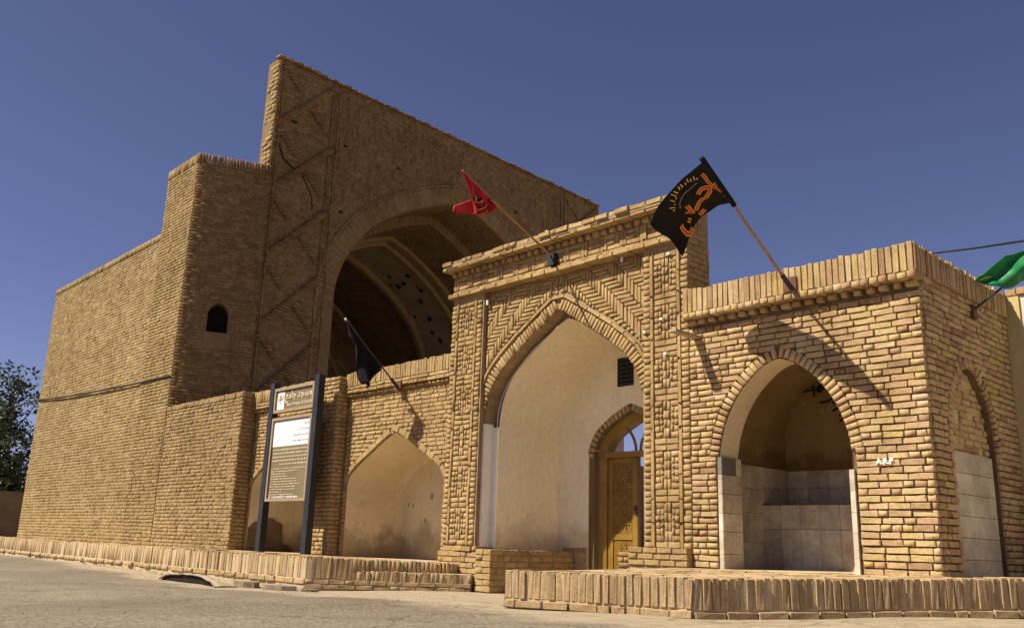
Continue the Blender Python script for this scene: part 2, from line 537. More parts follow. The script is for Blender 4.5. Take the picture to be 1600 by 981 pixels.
# ---------------------------------------------------------------- bricks
def grid_variant(seed, rough=1.0, back=-1.0, bu=.022, bv=.07, bn=.055, nu=.014, nv=.042):
    g = np.random.default_rng(seed)
    us, vs = [-.5, -.5 + bu, .04, .5 - bu, .5], [-.5, -.5 + bv, .5 - bv, .5]
    V = []
    for j, v in enumerate(vs):
        for i, u in enumerate(us):
            eu, ev = i in (0, 4), j in (0, 3)
            n = g.normal(0, .035) * rough
            uu_, vv_ = u, v
            if eu or ev:
                n = -bn - abs(g.normal(0, .045)) * rough
            if eu and ev:
                n = -bn * 1.7 - abs(g.normal(0, .10)) * rough
                uu_ *= .985
                vv_ *= .965
            if eu:
                uu_ += g.normal(0, nu) * rough
            if ev:
                vv_ += g.normal(0, nv) * rough
            V.append((uu_, vv_, n))
    F = [(j * 5 + i, j * 5 + i + 1, (j + 1) * 5 + i + 1, (j + 1) * 5 + i) for j in range(3) for i in range(4)]
    ring = [0, 1, 2, 3, 4, 9, 14, 19, 18, 17, 16, 15, 10, 5]
    b = len(V)
    for k in ring:
        V.append((V[k][0], V[k][1], back))
    n = len(ring)
    F += [(ring[(k + 1) % n], ring[k], b + k, b + (k + 1) % n) for k in range(n)]
    return np.array(V), F
def simple_variant(seed, rough=1.0):
    g = np.random.default_rng(seed)
    c = [(-.5, -.5), (.5, -.5), (.5, .5), (-.5, .5)]
    V = [(a * .955, b * .86, g.normal(0, .04) * rough) for a, b in c]
    V += [(a + g.normal(0, .01) * rough, b + g.normal(0, .03) * rough, -.15) for a, b in c]
    V += [(a, b, -1.0) for a, b in c]
    F = [(0, 1, 2, 3)]
    for o in (0, 4):
        F += [(o + (i + 1) % 4, o + i, o + 4 + i, o + 4 + (i + 1) % 4) for i in range(4)]
    return np.array(V), F
HI = [grid_variant(100 + i) for i in range(10)] + [grid_variant(100 + i, 1.0, -3.6) for i in range(10)] + [grid_variant(300 + i, 1.1, -3.6, .06, .018, .035, .022, .007) for i in range(10)]
SH_LD = .055
LO = [simple_variant(200 + i) for i in range(8)]
_cache = {}
def part_meshes(mat):
    if mat.name not in _cache:
        L = []
        for v, f in HI:
            L.append(mkmesh('brick', v, f, mat, False))
        _cache[mat.name] = L
    return _cache[mat.name]

class Bricks:
    def __init__(s):
        s.L = []
    def put(s, c, U, V, Nn, lu, lv, ld, r=None, fam=None):
        s.L.append((Vector(c), Vector(U), Vector(V), Vector(Nn), lu, lv, ld, random.random() if r is None else r, int(random.random() * 10) + (20 if fam == 'upright' else 10 if ld > .07 else 0)))
    def rect(s, F, ua, ub, va, vb, n, ld=.06, r=None, rot=0.0, wob=1.0, fam=None):
        a = rot + random.gauss(0, .006) * wob
        U = F.u * math.cos(a) + F.v * math.sin(a)
        V = -F.u * math.sin(a) + F.v * math.cos(a)
        s.put(F.p((ua + ub) / 2, (va + vb) / 2, n + random.gauss(0, .003) * wob), U, V, F.n, ub - ua, vb - va, ld, r, fam)
    def emit(s, parent, matpair, limit=300, minpx=9, hi_mass=True, massname='bricks', tilename='brick'):
        L = s.L
        def px(b):
            return max(b[4], b[5]) * 1404 / max(b[0].length, 1)
        order = sorted(range(len(L)), key=lambda i: -(L[i][4] * L[i][5]) / L[i][0].length_squared)
        solo = [i for i in order[:limit] if px(L[i]) >= minpx]
        ss = set(solo)
        meshes = part_meshes(matpair[0])
        w = Vector(parent['wloc'])
        for k, i in enumerate(solo):
            c, U, V, Nn, lu, lv, ld, r, vi = L[i]
            ld = SH_LD
            o = bpy.data.objects.new(tilename, meshes[vi])
            COL.objects.link(o)
            o.parent = parent
            c = c - w
            o.matrix_local = Matrix(((U.x * lu, V.x * lv, Nn.x * ld, c.x), (U.y * lu, V.y * lv, Nn.y * ld, c.y), (U.z * lu, V.z * lv, Nn.z * ld, c.z), (0, 0, 0, 1)))
        rest = [i for i in range(len(L)) if i not in ss]
        if not rest:
            return
        var = HI if hi_mass else LO
        VV, FF, RR, base, smooth = [], [], [], 0, False
        groups = [[] for _ in var]
        for i in rest:
            groups[L[i][8] if hi_mass else L[i][8] % len(LO)].append(i)
        for g, (v, f) in zip(groups, var):
            if not g:
                continue
            A = np.array([[L[i][1] * L[i][4], L[i][2] * L[i][5], L[i][3] * (SH_LD if hi_mass else L[i][6])] for i in g], float)   # k,3,3 rows = axes
            C = np.array([L[i][0] for i in g], float)
            P = np.einsum('ij,kjl->kil', v, A) + C[:, None, :]
            k, nv = P.shape[0], P.shape[1]
            VV.append(P.reshape(-1, 3))
            f4 = np.array(f)
            FF.append((f4[None] + (base + np.arange(k) * nv)[:, None, None]).reshape(-1, 4))
            RR.append(np.repeat([L[i][7] for i in g], nv))
            base += k * nv
        VV, FF, RR = np.concatenate(VV), np.concatenate(FF), np.concatenate(RR)
        me = bpy.data.meshes.new(massname)
        me.vertices.add(len(VV))
        me.vertices.foreach_set('co', VV.ravel())
        me.loops.add(FF.size)
        me.loops.foreach_set('vertex_index', FF.ravel().astype(np.int32))
        me.polygons.add(len(FF))
        me.polygons.foreach_set('loop_start', (np.arange(len(FF)) * 4).astype(np.int32))
        me.polygons.foreach_set('loop_total', np.full(len(FF), 4, np.int32))
        if smooth:
            me.polygons.foreach_set('use_smooth', np.ones(len(FF), bool))
        me.update(calc_edges=True)
        at = me.attributes.new('rnd', 'FLOAT', 'POINT')
        at.data.foreach_set('value', RR.astype(np.float32))
        me.materials.append(matpair[1])
        link(massname, me, parent, kind='stuff')

def courses(B, F, u0, u1, v0, v1, ch, ln, joint=.012, n=.0, ld=.06, hole=None, skip=None, jit=.25, half=.35, minlen=.035, zfun=None, wob=1.0, start=None):
    """stretcher courses with random half bricks; hole(v) returns the (left, right) of an opening at that height"""
    k = max(1, round((v1 - v0) / ch))
    ch = (v1 - v0) / k
    for i in range(k):
        va, vb = v0 + i * ch, v0 + (i + 1) * ch
        iv = [(u0, u1)]
        if hole:
            h = hole((va + vb) / 2)
            if h:
                iv = [(u0, min(h[0], u1)), (max(h[1], u0), u1)]
        for a, b in iv:
            if b - a < minlen:
                continue
            u = a - ln * (.5 if i % 2 else 0) * random.uniform(.85, 1.15)
            if start is not None:
                u = a - start[i % 2]
            while u < b - 1e-3:
                L = ln * (.5 if random.random() < half * .5 else 1) * random.uniform(1 - jit * .35, 1 + jit * .35)
                ua, ub = max(u, a), min(u + L, b)
                if b - ub < minlen:
                    ub = b
                if ub - ua >= minlen:
                    if not (skip and skip((ua + ub) / 2, (va + vb) / 2)):
                        dz = zfun(( ua + ub) / 2) if zfun else 0
                        B.rect(F, ua + joint / 2, ub - joint / 2, va + joint / 2 + dz, vb - joint / 2 + dz, n, ld, wob=wob)
                u = ub if ub == b else u + L
def soldiers(B, F, u0, u1, v0, v1, pitch, joint=.012, n=0, ld=.08, zfun=None, hj=.005, wob=1.3):
    k = max(1, round((u1 - u0) / pitch))
    p = (u1 - u0) / k
    for i in range(k):
        a = u0 + i * p
        dz = zfun(a) if zfun else 0
        t = random.gauss(0, hj)
        j = joint * random.uniform(.6, 1.5)
        B.rect(F, a + j / 2, a + p - j / 2, v0 + dz, v1 + dz + t, n, ld, wob=wob, fam='upright' if v1 - v0 > .12 else None)
def voussoirs(B, F, pr, t, pitch, v_from=-9, joint=.014, n=0, ld=.07, gap=.004, jit=.06):
    pts = [np.array(p) for p in pr if p[1] >= v_from]
    d = [0]
    for a, b in zip(pts[:-1], pts[1:]):
        d.append(d[-1] + np.linalg.norm(b - a))
    k = max(2, round(d[-1] / pitch))
    for i in range(k):
        sM = (i + .5) * d[-1] / k
        j = min(max(np.searchsorted(d, sM) - 1, 0), len(pts) - 2)
        a, b = pts[j], pts[j + 1]
        q = a + (b - a) * (sM - d[j]) / max(d[j + 1] - d[j], 1e-6)
        lo = max(j - 1, 0); hi = min(j + 2, len(pts) - 1)
        tv = pts[hi] - pts[lo] if not (lo < (len(pts) // 2) < hi) else b - a
        tv = tv / (np.linalg.norm(tv) + 1e-9)
        nv = np.array((-tv[1], tv[0]))
        c = q + nv * (t / 2 + gap)
        U = F.u * tv[0] + F.v * tv[1]
        V = F.u * nv[0] + F.v * nv[1]
        tt = t * random.uniform(1 - jit, 1 + jit * .3)
        B.put(F.p(c[0], c[1], n + random.gauss(0, .003)), U, V, F.n, d[-1] / k - joint * random.uniform(.7, 1.3), tt, ld)
def strip_along(B, F, pr, off, w, ln, n, ld=.06, joint=.01, cx=0):
    """long thin bricks following an outline (raised border)"""
    pts = [np.array(p) for p in offset(pr, off, cx)]
    seg = []
    d = [0]
    for a, b in zip(pts[:-1], pts[1:]):
        d.append(d[-1] + np.linalg.norm(b - a))
    k = max(2, round(d[-1] / ln))
    def at(s_):
        j = min(max(np.searchsorted(d, s_) - 1, 0), len(pts) - 2)
        return pts[j] + (pts[j + 1] - pts[j]) * (s_ - d[j]) / max(d[j + 1] - d[j], 1e-6)
    for i in range(k):
        a, b = at(i * d[-1] / k + 1e-6), at((i + 1) * d[-1] / k - 1e-6)
        tv = b - a
        L = np.linalg.norm(tv)
        if L < .02: continue
        tv /= L
        c = (a + b) / 2
        U = F.u * tv[0] + F.v * tv[1]
        V = -F.u * tv[1] + F.v * tv[0]
        B.put(F.p(c[0], c[1], n), U, V, F.n, L - joint, w, ld)
def herring(B, F, u0, u1, v0, v1, W, k, inside, joint=.010, n=0, ld=.05, mirror=None, wob=1.0):
    Lb = W * k
    R = int((abs(u1 - u0) + abs(v1 - v0)) / W) + 2 * k
    cu, cv = (u0 + u1) / 2, (v0 + v1) / 2
    seen = set()
    for a in range(-R, R):
        for b in range(-R // k - 2, R // k + 2):
            x, y = a + k * b, a - k * b
            for q in ((x, y, k, 1), (x, y + 1, 1, k)):
                ua, va = cu + q[0] * W, cv + q[1] * W
                ub, vb = ua + q[2] * W, va + q[3] * W
                if ub < u0 + .01 or ua > u1 - .01 or vb < v0 + .01 or va > v1 - .01:
                    continue
                ua, ub, va, vb = max(ua, u0), min(ub, u1), max(va, v0), min(vb, v1)
                if ub - ua < .02 or vb - va < .02:
                    continue
                if mirror is not None:
                    ua, ub = 2 * mirror - ub, 2 * mirror - ua
                if not inside(ua, ub, va, vb):
                    ok = False
                    for t in (.12, .25, .38, .5, .62, .72, .82):
                        if q[2] > q[3]:
                            tries = ((ua + (ub - ua) * t, ub, va, vb), (ua, ub - (ub - ua) * t, va, vb))
                        else:
                            tries = ((ua, ub, va + (vb - va) * t, vb), (ua, ub, va, vb - (vb - va) * t))
                        for c_ in tries:
                            if inside(*c_):
                                ua, ub, va, vb = c_
                                ok = True
                                break
                        if ok: break
                    if not ok:
                        continue
                j = joint / 2
                B.rect(F, ua + j, ub - j, va + j, vb - j, n, ld, wob=wob)
def ribbon(mb, pts, w, mapf, off):
    """flat stroke of width w through 2-D points, placed by mapf(u, v) -> (point, normal)"""
    pts = [np.array(p, float) for p in pts]
    Lq, Rq = [], []
    for i, p in enumerate(pts):
        t = pts[min(i + 1, len(pts) - 1)] - pts[max(i - 1, 0)]
        t /= (np.linalg.norm(t) + 1e-9)
        nn = np.array((-t[1], t[0])) * w / 2
        for sgn, arr in ((1, Lq), (-1, Rq)):
            q = p + nn * sgn
            P, nm = mapf(q[0], q[1])
            arr.append(P + nm * off)
    vs = Lq + Rq
    n = len(pts)
    mb.add(vs, [(i, i + 1, n + i + 1, n + i) for i in range(n - 1)])
def text_mesh(body, size, F, u, v, n, mat, name, parent, align='LEFT', bold=0.0):
    c = bpy.data.curves.new('t', 'FONT')
    c.body = body
    c.size = size
    c.align_x = align
    c.offset = bold
    c.resolution_u = 2
    o = bpy.data.objects.new('t', c)
    COL.objects.link(o)
    bpy.context.view_layer.update()
    me = bpy.data.meshes.new_from_object(o.evaluated_get(bpy.context.evaluated_depsgraph_get()))
    bpy.data.objects.remove(o)
    for vt in me.vertices:
        vt.co = F.p(u + vt.co.x, v + vt.co.y, n)
    me.materials.clear()
    me.materials.append(mat)
    return link(name, me, parent)

# ================================================================ GROUND
def gz(x, y):
    pts = ((-4, 5.4, -.47), (-6, 5.4, -.49), (-2, 7, -.42), (-9.2, 8.1, -.615), (-11, 6.3, -.655), (-14, 6.3, -.65), (-26, 6.3, -.60), (-40, 6.5, -.6), (-4, 3, -.5), (-9, 3, -.56), (-16, 3, -.60), (0, 5, -.45), (-7.3, 6.6, -.54), (-3, 0, -.53), (-12, -6, -.6), (4, 0, -.47))
    s = w = 0
    for a, b, c in pts:
        d = 1 / ((x - a) ** 2 + (y - b) ** 2 + .35) ** 1.5
        s += c * d; w += d
    return s / w
def sheet(name, xs, ys, zf, mat, kind='structure'):
    v = [(x, y, zf(x, y)) for y in ys for x in xs]
    n = len(xs)
    f = [(j * n + i, j * n + i + 1, (j + 1) * n + i + 1, (j + 1) * n + i) for j in range(len(ys) - 1) for i in range(n - 1)]
    return link(name, mkmesh(name, v, f, mat, True), kind=kind)
def inner(x, y):
    # small unevenness near the camera
    return gz(x, y) + .010 * math.sin(1.7 * x + .6 * y) * math.cos(1.1 * y - .4 * x) + .006 * math.sin(5.1 * x - 2.2 * y)
xs = [-3000, -800, -250, -110] + list(np.arange(-60, 8.01, .5)) + [30, 120, 800, 3000]
ys = [-3000, -600, -120, -40] + list(np.arange(-12, 10.01, .5)) + [16, 30, 80, 250, 900, 3000]
sheet('road', xs, ys, inner, M['road'])
# ================================================================ MOSQUE HALL (left, with the high arched front)
hall = thing('mosque_hall', 'tall aged brick prayer hall with a shaded arched front and blank sunlit side wall', 'building', (-24, 9, -.3))
FL = FY(8.05)
mb = MB()
mb.box(-29.25, -21.38, 8.055, 9.2, -.3, 7.0)
mb.box(-21.379, -19.72, 8.055, 8.3, -.3, 8.6)
mb.build('side_wall', M['wall_core'], hall)
B = Bricks()
def lwhole(u, v):
    return False
courses(B, FL, -29.25, -21.40, -.24, 7.0, .077, .245, .014, 0, .05, jit=.3)
courses(B, FL, -21.40, -19.70, -.24, 8.57, .077, .245, .014, .012, .05, jit=.3)
soldiers(B, FL, -29.25, -21.40, 7.005, 7.19, .075, .012, .01, .2)
soldiers(B, FL, -21.40, -19.70, 8.575, 8.83, .075, .012, .02, .2)
B.emit(hall, M['wall'], 300, 9, hi_mass=False)
B = Bricks()
# buttress, its right face swings towards the street
c0 = Vector((-19.697, 8.05, 0)); e0 = Vector((-19.09, 9.62, 0))
d2 = (e0 - c0).normalized()
FB = Frame(c0, d2, (d2.y, -d2.x, 0))
LB = (e0 - c0).length
mb = MB()
wp = arch(.84, [(-.235, 4.95), (-.2, 5.08), (-.11, 5.19), (0, 5.235)], 4.53, 3)
wall_arch(mb, FB, .012, LB, 4.53, 8.6, wp, .35)
mb.add([FB.p(.012, -.3, 0), FB.p(LB, -.3, 0), FB.p(LB, 4.53, 0), FB.p(.012, 4.53, 0)], [(0, 1, 2, 3)])
mb.add([FB.p(.6, 4.53, 0), FB.p(1.08, 4.53, 0), FB.p(1.08, 4.53, -.35), FB.p(.6, 4.53, -.35)], [(0, 1, 2, 3)])
mb.prism([(-21.38, 8.3), (-19.95, 8.3), (-19.5, 9.62), (-21.38, 9.62)], 5.5, 8.6)
mb.prism([(-21.38, 8.3), (-19.95, 8.3), (-19.5, 9.62), (-21.38, 9.62)], -.3, 4.3)
mb.build('buttress', M['dimmed_core'], hall)
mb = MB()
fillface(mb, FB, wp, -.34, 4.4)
mb.build('window_opening', M['void_shade'], hall)
mb = MB()
mb.obox(FB.p(.86, 4.32, .005), FB.u * .30, FB.v * .20, FB.n * .014)
mb.build('patched_sill', M['dimmed_core'], hall)
wpo = offset(wp, .02, .84)
courses(B, FB, 0.0, LB, 3.14, 8.57, .074, .23, .014, .012, .05, hole=lambda v: half_at(wpo, .84, v) if 4.5 < v < 5.26 else ((.58, 1.14) if 4.12 < v < 4.52 else None), jit=.3)
courses(B, FB, 0.0, LB, 2.3, 3.10, .074, .23, .014, .03, .06, jit=.3)
courses(B, FB, 0.0, LB, 3.10, 3.14, .04, .23, .014, .055, .08, jit=.3)
soldiers(B, FB, -.02, LB, 8.575, 8.83, .072, .012, .03, .2)
B.emit(hall, M['dimmed'], 0, 9, hi_mass=False, massname='buttress_bricks')

# ---- high front (iwan)
p0 = Vector((-19.155, 9.579, 0))
FI = Frame(p0, (-.063, .998, 0), (.998, .063, 0))
LI = 13.18
CI = 6.6
HALF = [(-4.38, 5.6), (-4.38, 6.15), (-4.26, 6.7), (-4.0, 7.3), (-3.46, 8.05), (-2.95, 8.47), (-2.07, 9.02), (-1.13, 9.46), (-.6, 9.66), (0, 9.84)]
pin = arch(CI, HALF, -.3, 4)
mb = MB()
wall_arch(mb, FI, 0.0, LI, -.3, 11.78, pin, .5)
mb.build('front_wall', M['dimmed_core'], hall)
B = Bricks()
pout = offset(pin, .56, CI)
def ihole(v):
    h = half_at(pout, CI, v)
    if h: return h
    return None
holes = [(.58, 10.23), (2.21, 10.15), (4.04, 10.13), (2.23, 8.29), (8.9, 10.3)]
def sk(u, v):
    return any(abs(u - a) < .09 and abs(v - b) < .05 for a, b in holes)
courses(B, FI, -.05, LI + .04, 11.785, 11.86, .075, .25, .012, .06, .2, wob=5, jit=.5)
courses(B, FI, 0, .13, 2.0, 11.78, .075, .13, .012, .02, .05)
courses(B, FI, .2, 1.64, 2.0, 11.6, .068, .22, .010, .006, .05, skip=sk, half=.2)
courses(B, FI, LI - 1.9, LI - .2, 6.0, 11.6, .068, .22, .010, .006, .05, half=.2)
courses(B, FI, LI - .13, LI, 6.0, 11.78, .075, .13, .012, .02, .05)
for a in (.13, 1.66, 1.86, LI - 2.1, LI - 1.92, LI - .2):
    k = 38
    for i in range(k):
        va = 2.0 + i * 9.75 / k
        B.rect(FI, a + .006, a + .055, va + .005, va + 9.75 / k - .005, .045, .06)
courses(B, FI, 1.725, 1.855, 2.0, 11.7, .072, .13, .010, .03, .05)
courses(B, FI, .2, LI - .2, 11.64, 11.78, .07, .24, .010, .02, .05)
def inI(ua, ub, va, vb):
    u, v = (ua + ub) / 2, (va + vb) / 2
    if sk(u, v): return False
    h = half_at(pout, CI, va) if va < 12 else None
    h2 = half_at(pout, CI, vb)
    for q in (h, h2):
        if q and ub > q[0] - .01 and ua < q[1] + .01:
            return False
    return True
herring(B, FI, 1.94, LI - 2.12, 2.2, 11.62, .068, 4, inI, .010, .007, .05)
# zigzag relief: stepped bricks standing proud
def zig(a0, a1):
    w = a1 - a0
    for k in range(6):
        zr = 11.62 - 1.75 * k
        m = int(1.42 / .068)
        for i in range(m):
            u = a1 - (i + .5) * w / m
            v = zr - 1.42 * (i + .5) / m
            if v < 2.2: continue
            B.rect(FI, u - .02, u + .20, v - .028, v + .028, .085, .09)
            if abs(u - (a0 + a1) / 2) > .12:
                B.rect(FI, a0 + a1 - u - .13, a0 + a1 - u + .03, v - .028, v + .028, .07, .09)
zig(.2, 1.64)
zig(LI - 1.88, LI - .22)
B.emit(hall, M['dimmed'], 0, 9, hi_mass=False, massname='front_bricks')
B = Bricks()
# sunlit end of the screen wall
FE = Frame(p0, (-1, 0, 0), (0, -1, 0))
courses(B, FE, 0.0, .44, 8.3, 11.78, .125, .30, .02, .02, .09, jit=.9, half=.8, wob=4)
B.emit(hall, M['wall'], 0, 9, hi_mass=False, massname='end_face_bricks')
B = Bricks()
voussoirs(B, FI, pin, .50, .068, 2.0, .010, .02, .08, .03, .02)
strip_along(B, FI, pin, .56, .045, .25, .04, .06, cx=CI)
B.emit(hall, M['ring'], 0, 9, hi_mass=False, massname='arch_ring_bricks')
mb = MB()
for a, b in holes:
    mb.obox(FI.p(a, b, .004), FI.u * .085, FI.v * .034, FI.n * .004)
mb.build('putlog_holes', M['void_shade'], hall)  # flat dark plates that paint in the shade of open holes
def crack(pts, w):
    mb_ = MB()
    Q = []
    for a, b in zip(pts[:-1], pts[1:]):
        for i in range(6):
            t = i / 6
            Q.append((a[0] + (b[0] - a[0]) * t + random.gauss(0, .015), a[1] + (b[1] - a[1]) * t))
    Q.append(pts[-1])
    ribbon(mb_, Q, w, lambda u, v: (FI.p(u, v, .021), FI.n), 0)
    mb_.build('crack', M['void_shade'], hall)
crack([(.18, 9.54), (.34, 9.16), (.62, 9.0), (.83, 8.97)], .045)
crack([(.9, 8.95), (1.1, 8.7), (1.3, 8.39), (1.31, 8.08)], .03)

# vault inside the front arch: stepped transverse bands running back
def iprof(d):
    h = [(a * (1 - d / 4.38), b - d * (1.0 if b > 6.2 else .2)) for a, b in HALF]
    return arch(CI, h, -.3, 4)
uv_loft('front_vault', FI, [iprof(0), iprof(0), iprof(.28)], [-.5, -1.5, -1.5], M['vault'], hall)
uv_loft('herringbone_vault', FI, [iprof(.28), iprof(.28)], [-1.5, -3.3], M['vault'], hall)
mb = MB()
for n0, n1, d0, d1 in ((-3.3, -3.5, .28, .42), (-3.69, -3.85, .36, .52)):
    loft(mb, FI, [iprof(d0), iprof(d1), iprof(d1), iprof(d1 - .04)], [n0, n0, n1, n1])
loft(mb, FI, [iprof(.38), iprof(.38)], [-3.5, -3.7])
loft(mb, FI, [iprof(.46), iprof(.6), iprof(.6), iprof(.46)], [-5.6, -5.6, -5.8, -5.8])
mb.build('vault_rib', M['rib'], hall)
mb = MB(); loft(mb, FI, [iprof(.50), iprof(.42), iprof(.42), iprof(.5)], [-3.84, -3.84, -5.62, -5.62]); mb.build('plastered_vault', M['vault_plaster'], hall)
mb = MB()
for a, b in ((8.6, 8.72), (8.75, 8.62), (8.85, 8.6), (8.5, 8.8), (8.95, 8.35), (9.2, 8.1), (9.45, 7.75), (8.7, 8.55), (9.05, 8.45), (9.7, 7.2), (9.9, 6.9), (9.3, 7.6)):
    # small broken patches on the plaster, set along the curved surface
    pr = iprof(.50)
    h = half_at(pr, CI, b)
    for n_ in (random.uniform(-5.4, -4.1),):
        if h:
            r_ = random.uniform(.05, .13)
            P = FI.p(h[1] - .02, b, n_)
            q = half_at(pr, CI, b + .1)
            sl_ = Vector(FI.p(q[1], b + .1, n_) - FI.p(h[1], b, n_)).normalized()
            pts = [P + FI.n * (r_ * random.uniform(.6, 1.2) * math.cos(t)) + sl_ * (r_ * random.uniform(.6, 1.2) * math.sin(t)) for t in np.linspace(0, 2 * math.pi, 9)[:-1]]
            mb.add(pts, [tuple(range(8))])
mb.build('broken_plaster', M['void_shade'], hall)
uv_loft('inner_vault', FI, [iprof(.46), iprof(.46)], [-5.8, -9.0], M['vault'], hall, (iprof(.44), -9.0, -.3))
mb = MB()
def arc_rib(cx, half, n, w=.11):
    pr = arch(cx, half, None, 4)
    mb.tube([FI.p(a, b, n) for a, b in pr], w, 6)
arc_rib(6.6, [(-2.9, 2.0), (-2.8, 4.6), (-2.2, 6.2), (-1.2, 7.4), (0, 8.1)], -8.95)
arc_rib(4.3, [(-1.6, 2.0), (-1.5, 4.2), (-1.0, 5.6), (0, 6.5)], -8.95, .09)
arc_rib(8.9, [(-1.6, 2.0), (-1.5, 4.2), (-1.0, 5.6), (0, 6.5)], -8.95, .09)
for sg in (-1, 1):
    mb.tube([FI.p(CI + sg * (4.0 - 4.1 * t), 4.2 + 4.6 * math.sin(t * math.pi / 2), -7.0 - 1.4 * t) for t in np.linspace(0, 1, 14)], .09, 6)
    mb.tube([FI.p(CI + sg * (3.9 - 2.2 * t), 2.0 + 5.9 * math.sin(t * math.pi / 2), -6.4 - 2.2 * t) for t in np.linspace(0, 1, 14)], .08, 6)
mb.build('squinch_ribs', M['rib'], hall)
mb = MB()
mb.box(-29.2, -28.7, 9.2, 23.5, -.3, 6.9)
mb.build('rear_wall', M['dimmed_core'], hall)

# ================================================================ BOUNDARY WALL with two blind niches
bw = thing('boundary_wall', 'brick street wall with two arched plaster niches and a brick pier between them', 'wall', (-14, 8.3, -.27))
FN = FY(8.36)
NH = [(-1.27, .85), (-1.2, 1.03), (-.92, 1.22), (-.6, 1.39), (-.28, 1.56), (0, 1.67)]
nA = arch(-14.83, NH, -.27, 3)
nB = arch(-11.55, NH, -.27, 3)
mb = MB()
mb.box(-19.70, -16.165, 8.059, 8.75, -.3, 2.66)
wall_arch(mb, FY(8.375), -16.2, -13.2, -.27, 2.66, nA, .3)
wall_arch(mb, FY(8.375), -13.2, -10.1, -.27, 2.66, nB, .3)
mb.box(-13.485, -12.935, 8.165, 8.37, -.27, 2.63)
mb.build('wall_core', M['mortar'], bw)
mb = MB()
for pr, cx in ((nA, -14.83), (nB, -11.55)):
    q = offset(pr, -.012, cx)
    q[0] = (q[0][0], -.27); q[-1] = (q[-1][0], -.27)
    FNp = FY(8.385)
    sm = [(cx + (a - cx) * .97, b - .03 if b > 1 else b) for a, b in q]
    loft(mb, FNp, [q, q, sm], [0, -1.0, -1.15])
    fillface(mb, FNp, sm, -1.15, -.27)
mb.build('niche_plaster', M['plaster'], bw)
B = Bricks()
courses(B, FL, -19.70, -16.15, -.25, 2.62, .074, .225, .014, 0, .05, jit=.3)
courses(B, FL, -19.68, -16.15, 2.62, 2.735, .115, .23, .012, .015, .3, jit=.2)
B.emit(bw, M['wall'], 110, 9, hi_mass=True, massname='low_wall_bricks')
B = Bricks()
FR = FX(-16.15)
courses(B, FR, 8.05, 8.36, -.25, 2.62, .074, .2, .014, 0, .06, start=(0, .1))
courses(B, FR, 8.05, 8.45, 2.62, 2.735, .115, .2, .012, .01, .06)
for pr, cx, a, b in ((nA, -14.83, -16.14, -13.5), (nB, -11.55, -12.92, -10.12)):
    ho = offset(pr, .10, cx)
    courses(B, FN, a, b, -.25, 2.38, .066, .2, .012, 0, .05, hole=lambda v, ho=ho, cx=cx, pr=pr: half_at(ho, cx, v) if v > .8 else half_at(pr, cx, v), jit=.3)
    voussoirs(B, FN, pr, .09, .2, .86, .012, .012, .06)
FP = FY(8.28)
for a, b in ((-16.14, -13.5), (-12.92, -10.14)):
    courses(B, FY(8.31), a, b, 2.32, 2.38, .06, .1, .03, 0, .08)
    courses(B, FP, a, b, 2.38, 2.50, .06, .22, .012, 0, .12)
    soldiers(B, FP, a, b, 2.505, 2.73, .066, .012, -.005, .15, hj=.006)
FQ = FY(8.15)
courses(B, FQ, -13.5, -12.92, -.25, 2.68, .070, .2, .014, 0, .05, half=.6)
FS = FX(-12.92)
courses(B, FS, 8.15, 8.36, -.25, 2.68, .070, .21, .014, 0, .06, half=.9)
B.emit(bw, M['tan'], 190, 9, hi_mass=True)
# exposed rough brickwork where plaster has fallen, low in the left niche
mb = MB()
fx = Frame((-16.085, 0, 0), (0, 1, 0), (1, 0, 0))
out = [(8.40, -.25), (8.40, .16), (8.5, .26), (8.62, .30), (8.75, .35), (8.88, .36), (8.98, .30), (9.1, .26), (9.12, .1), (9.14, -.1), (9.28, -.14), (9.4, -.25)]
pts = [fx.p(a, b, .02) for a, b in out] + [fx.p(a, b, 0) for a, b in out]
n = len(out)
mb.add(pts, [tuple(range(n))] + [(i, (i + 1) % n, n + (i + 1) % n, n + i) for i in range(n)])
mb.build('bare_patch', M['bare'], bw)
# faded blue lettering sprayed on the back of the right niche
mb = MB()
def mapB(u, v):
    return Vector((u, 9.531, v)), Vector((0, -1, 0))
for row in range(5):
    z0 = .98 - row * .22
    x = -11.55 + random.uniform(0, .12)
    while x < -10.75:
        w = random.uniform(.05, .12)
        ribbon(mb, [(x, z0 + random.uniform(-.04, .04)), (x + w * .4, z0 - random.uniform(.03, .09)), (x + w, z0 + random.uniform(-.03, .06))], .028, mapB, .002)
        x += w + random.uniform(.02, .06)
mb.build('faded_graffiti', M['bluepaint'], bw)
mb = MB()
for x, z, w in ((-12.0, .75, .03), (-12.15, .35, .02), (-12.5, .6, .015), (-12.62, .62, .018)):
    mb.obox((x, 9.53, z), (w, 0, 0), (0, .002, 0), (0, 0, w * 1.6))
mb.build('plaster_chips', M['mud'], bw)

# ================================================================ ENTRANCE PORTAL
po = thing('entrance_portal', 'ornate sunlit brick gateway with a pointed arch between patterned piers', 'gateway', (-8, 8.6, -.55))
XP0, XP1 = -10.15, -5.89
CP = -8.03
PH = [(-1.405, 1.62), (-1.39, 1.83), (-1.30, 2.08), (-1.15, 2.29), (-.96, 2.45), (-.75, 2.60), (-.5, 2.76), (-.3, 2.88), (-.13, 2.99), (0, 3.06)]
pf = arch(CP, PH, -.55, 3)
mb = MB()
FT = FY(8.36)
wall_arch(mb, FY(8.372), -9.47, -6.53, -.55, 3.6, pf, .22)
mb.box(XP0 + .015, -9.46, 8.287, 8.72, -.55, 3.6)
mb.box(-6.54, XP1 - .015, 8.287, 8.72, -.55, 3.6)
mb.box(XP0 + .015, XP1 - .015, 8.287, 8.72, 3.601, 3.98)
mb.box(XP0 + .015, XP1 - .015, 8.10, 8.72, 3.985, 4.03)
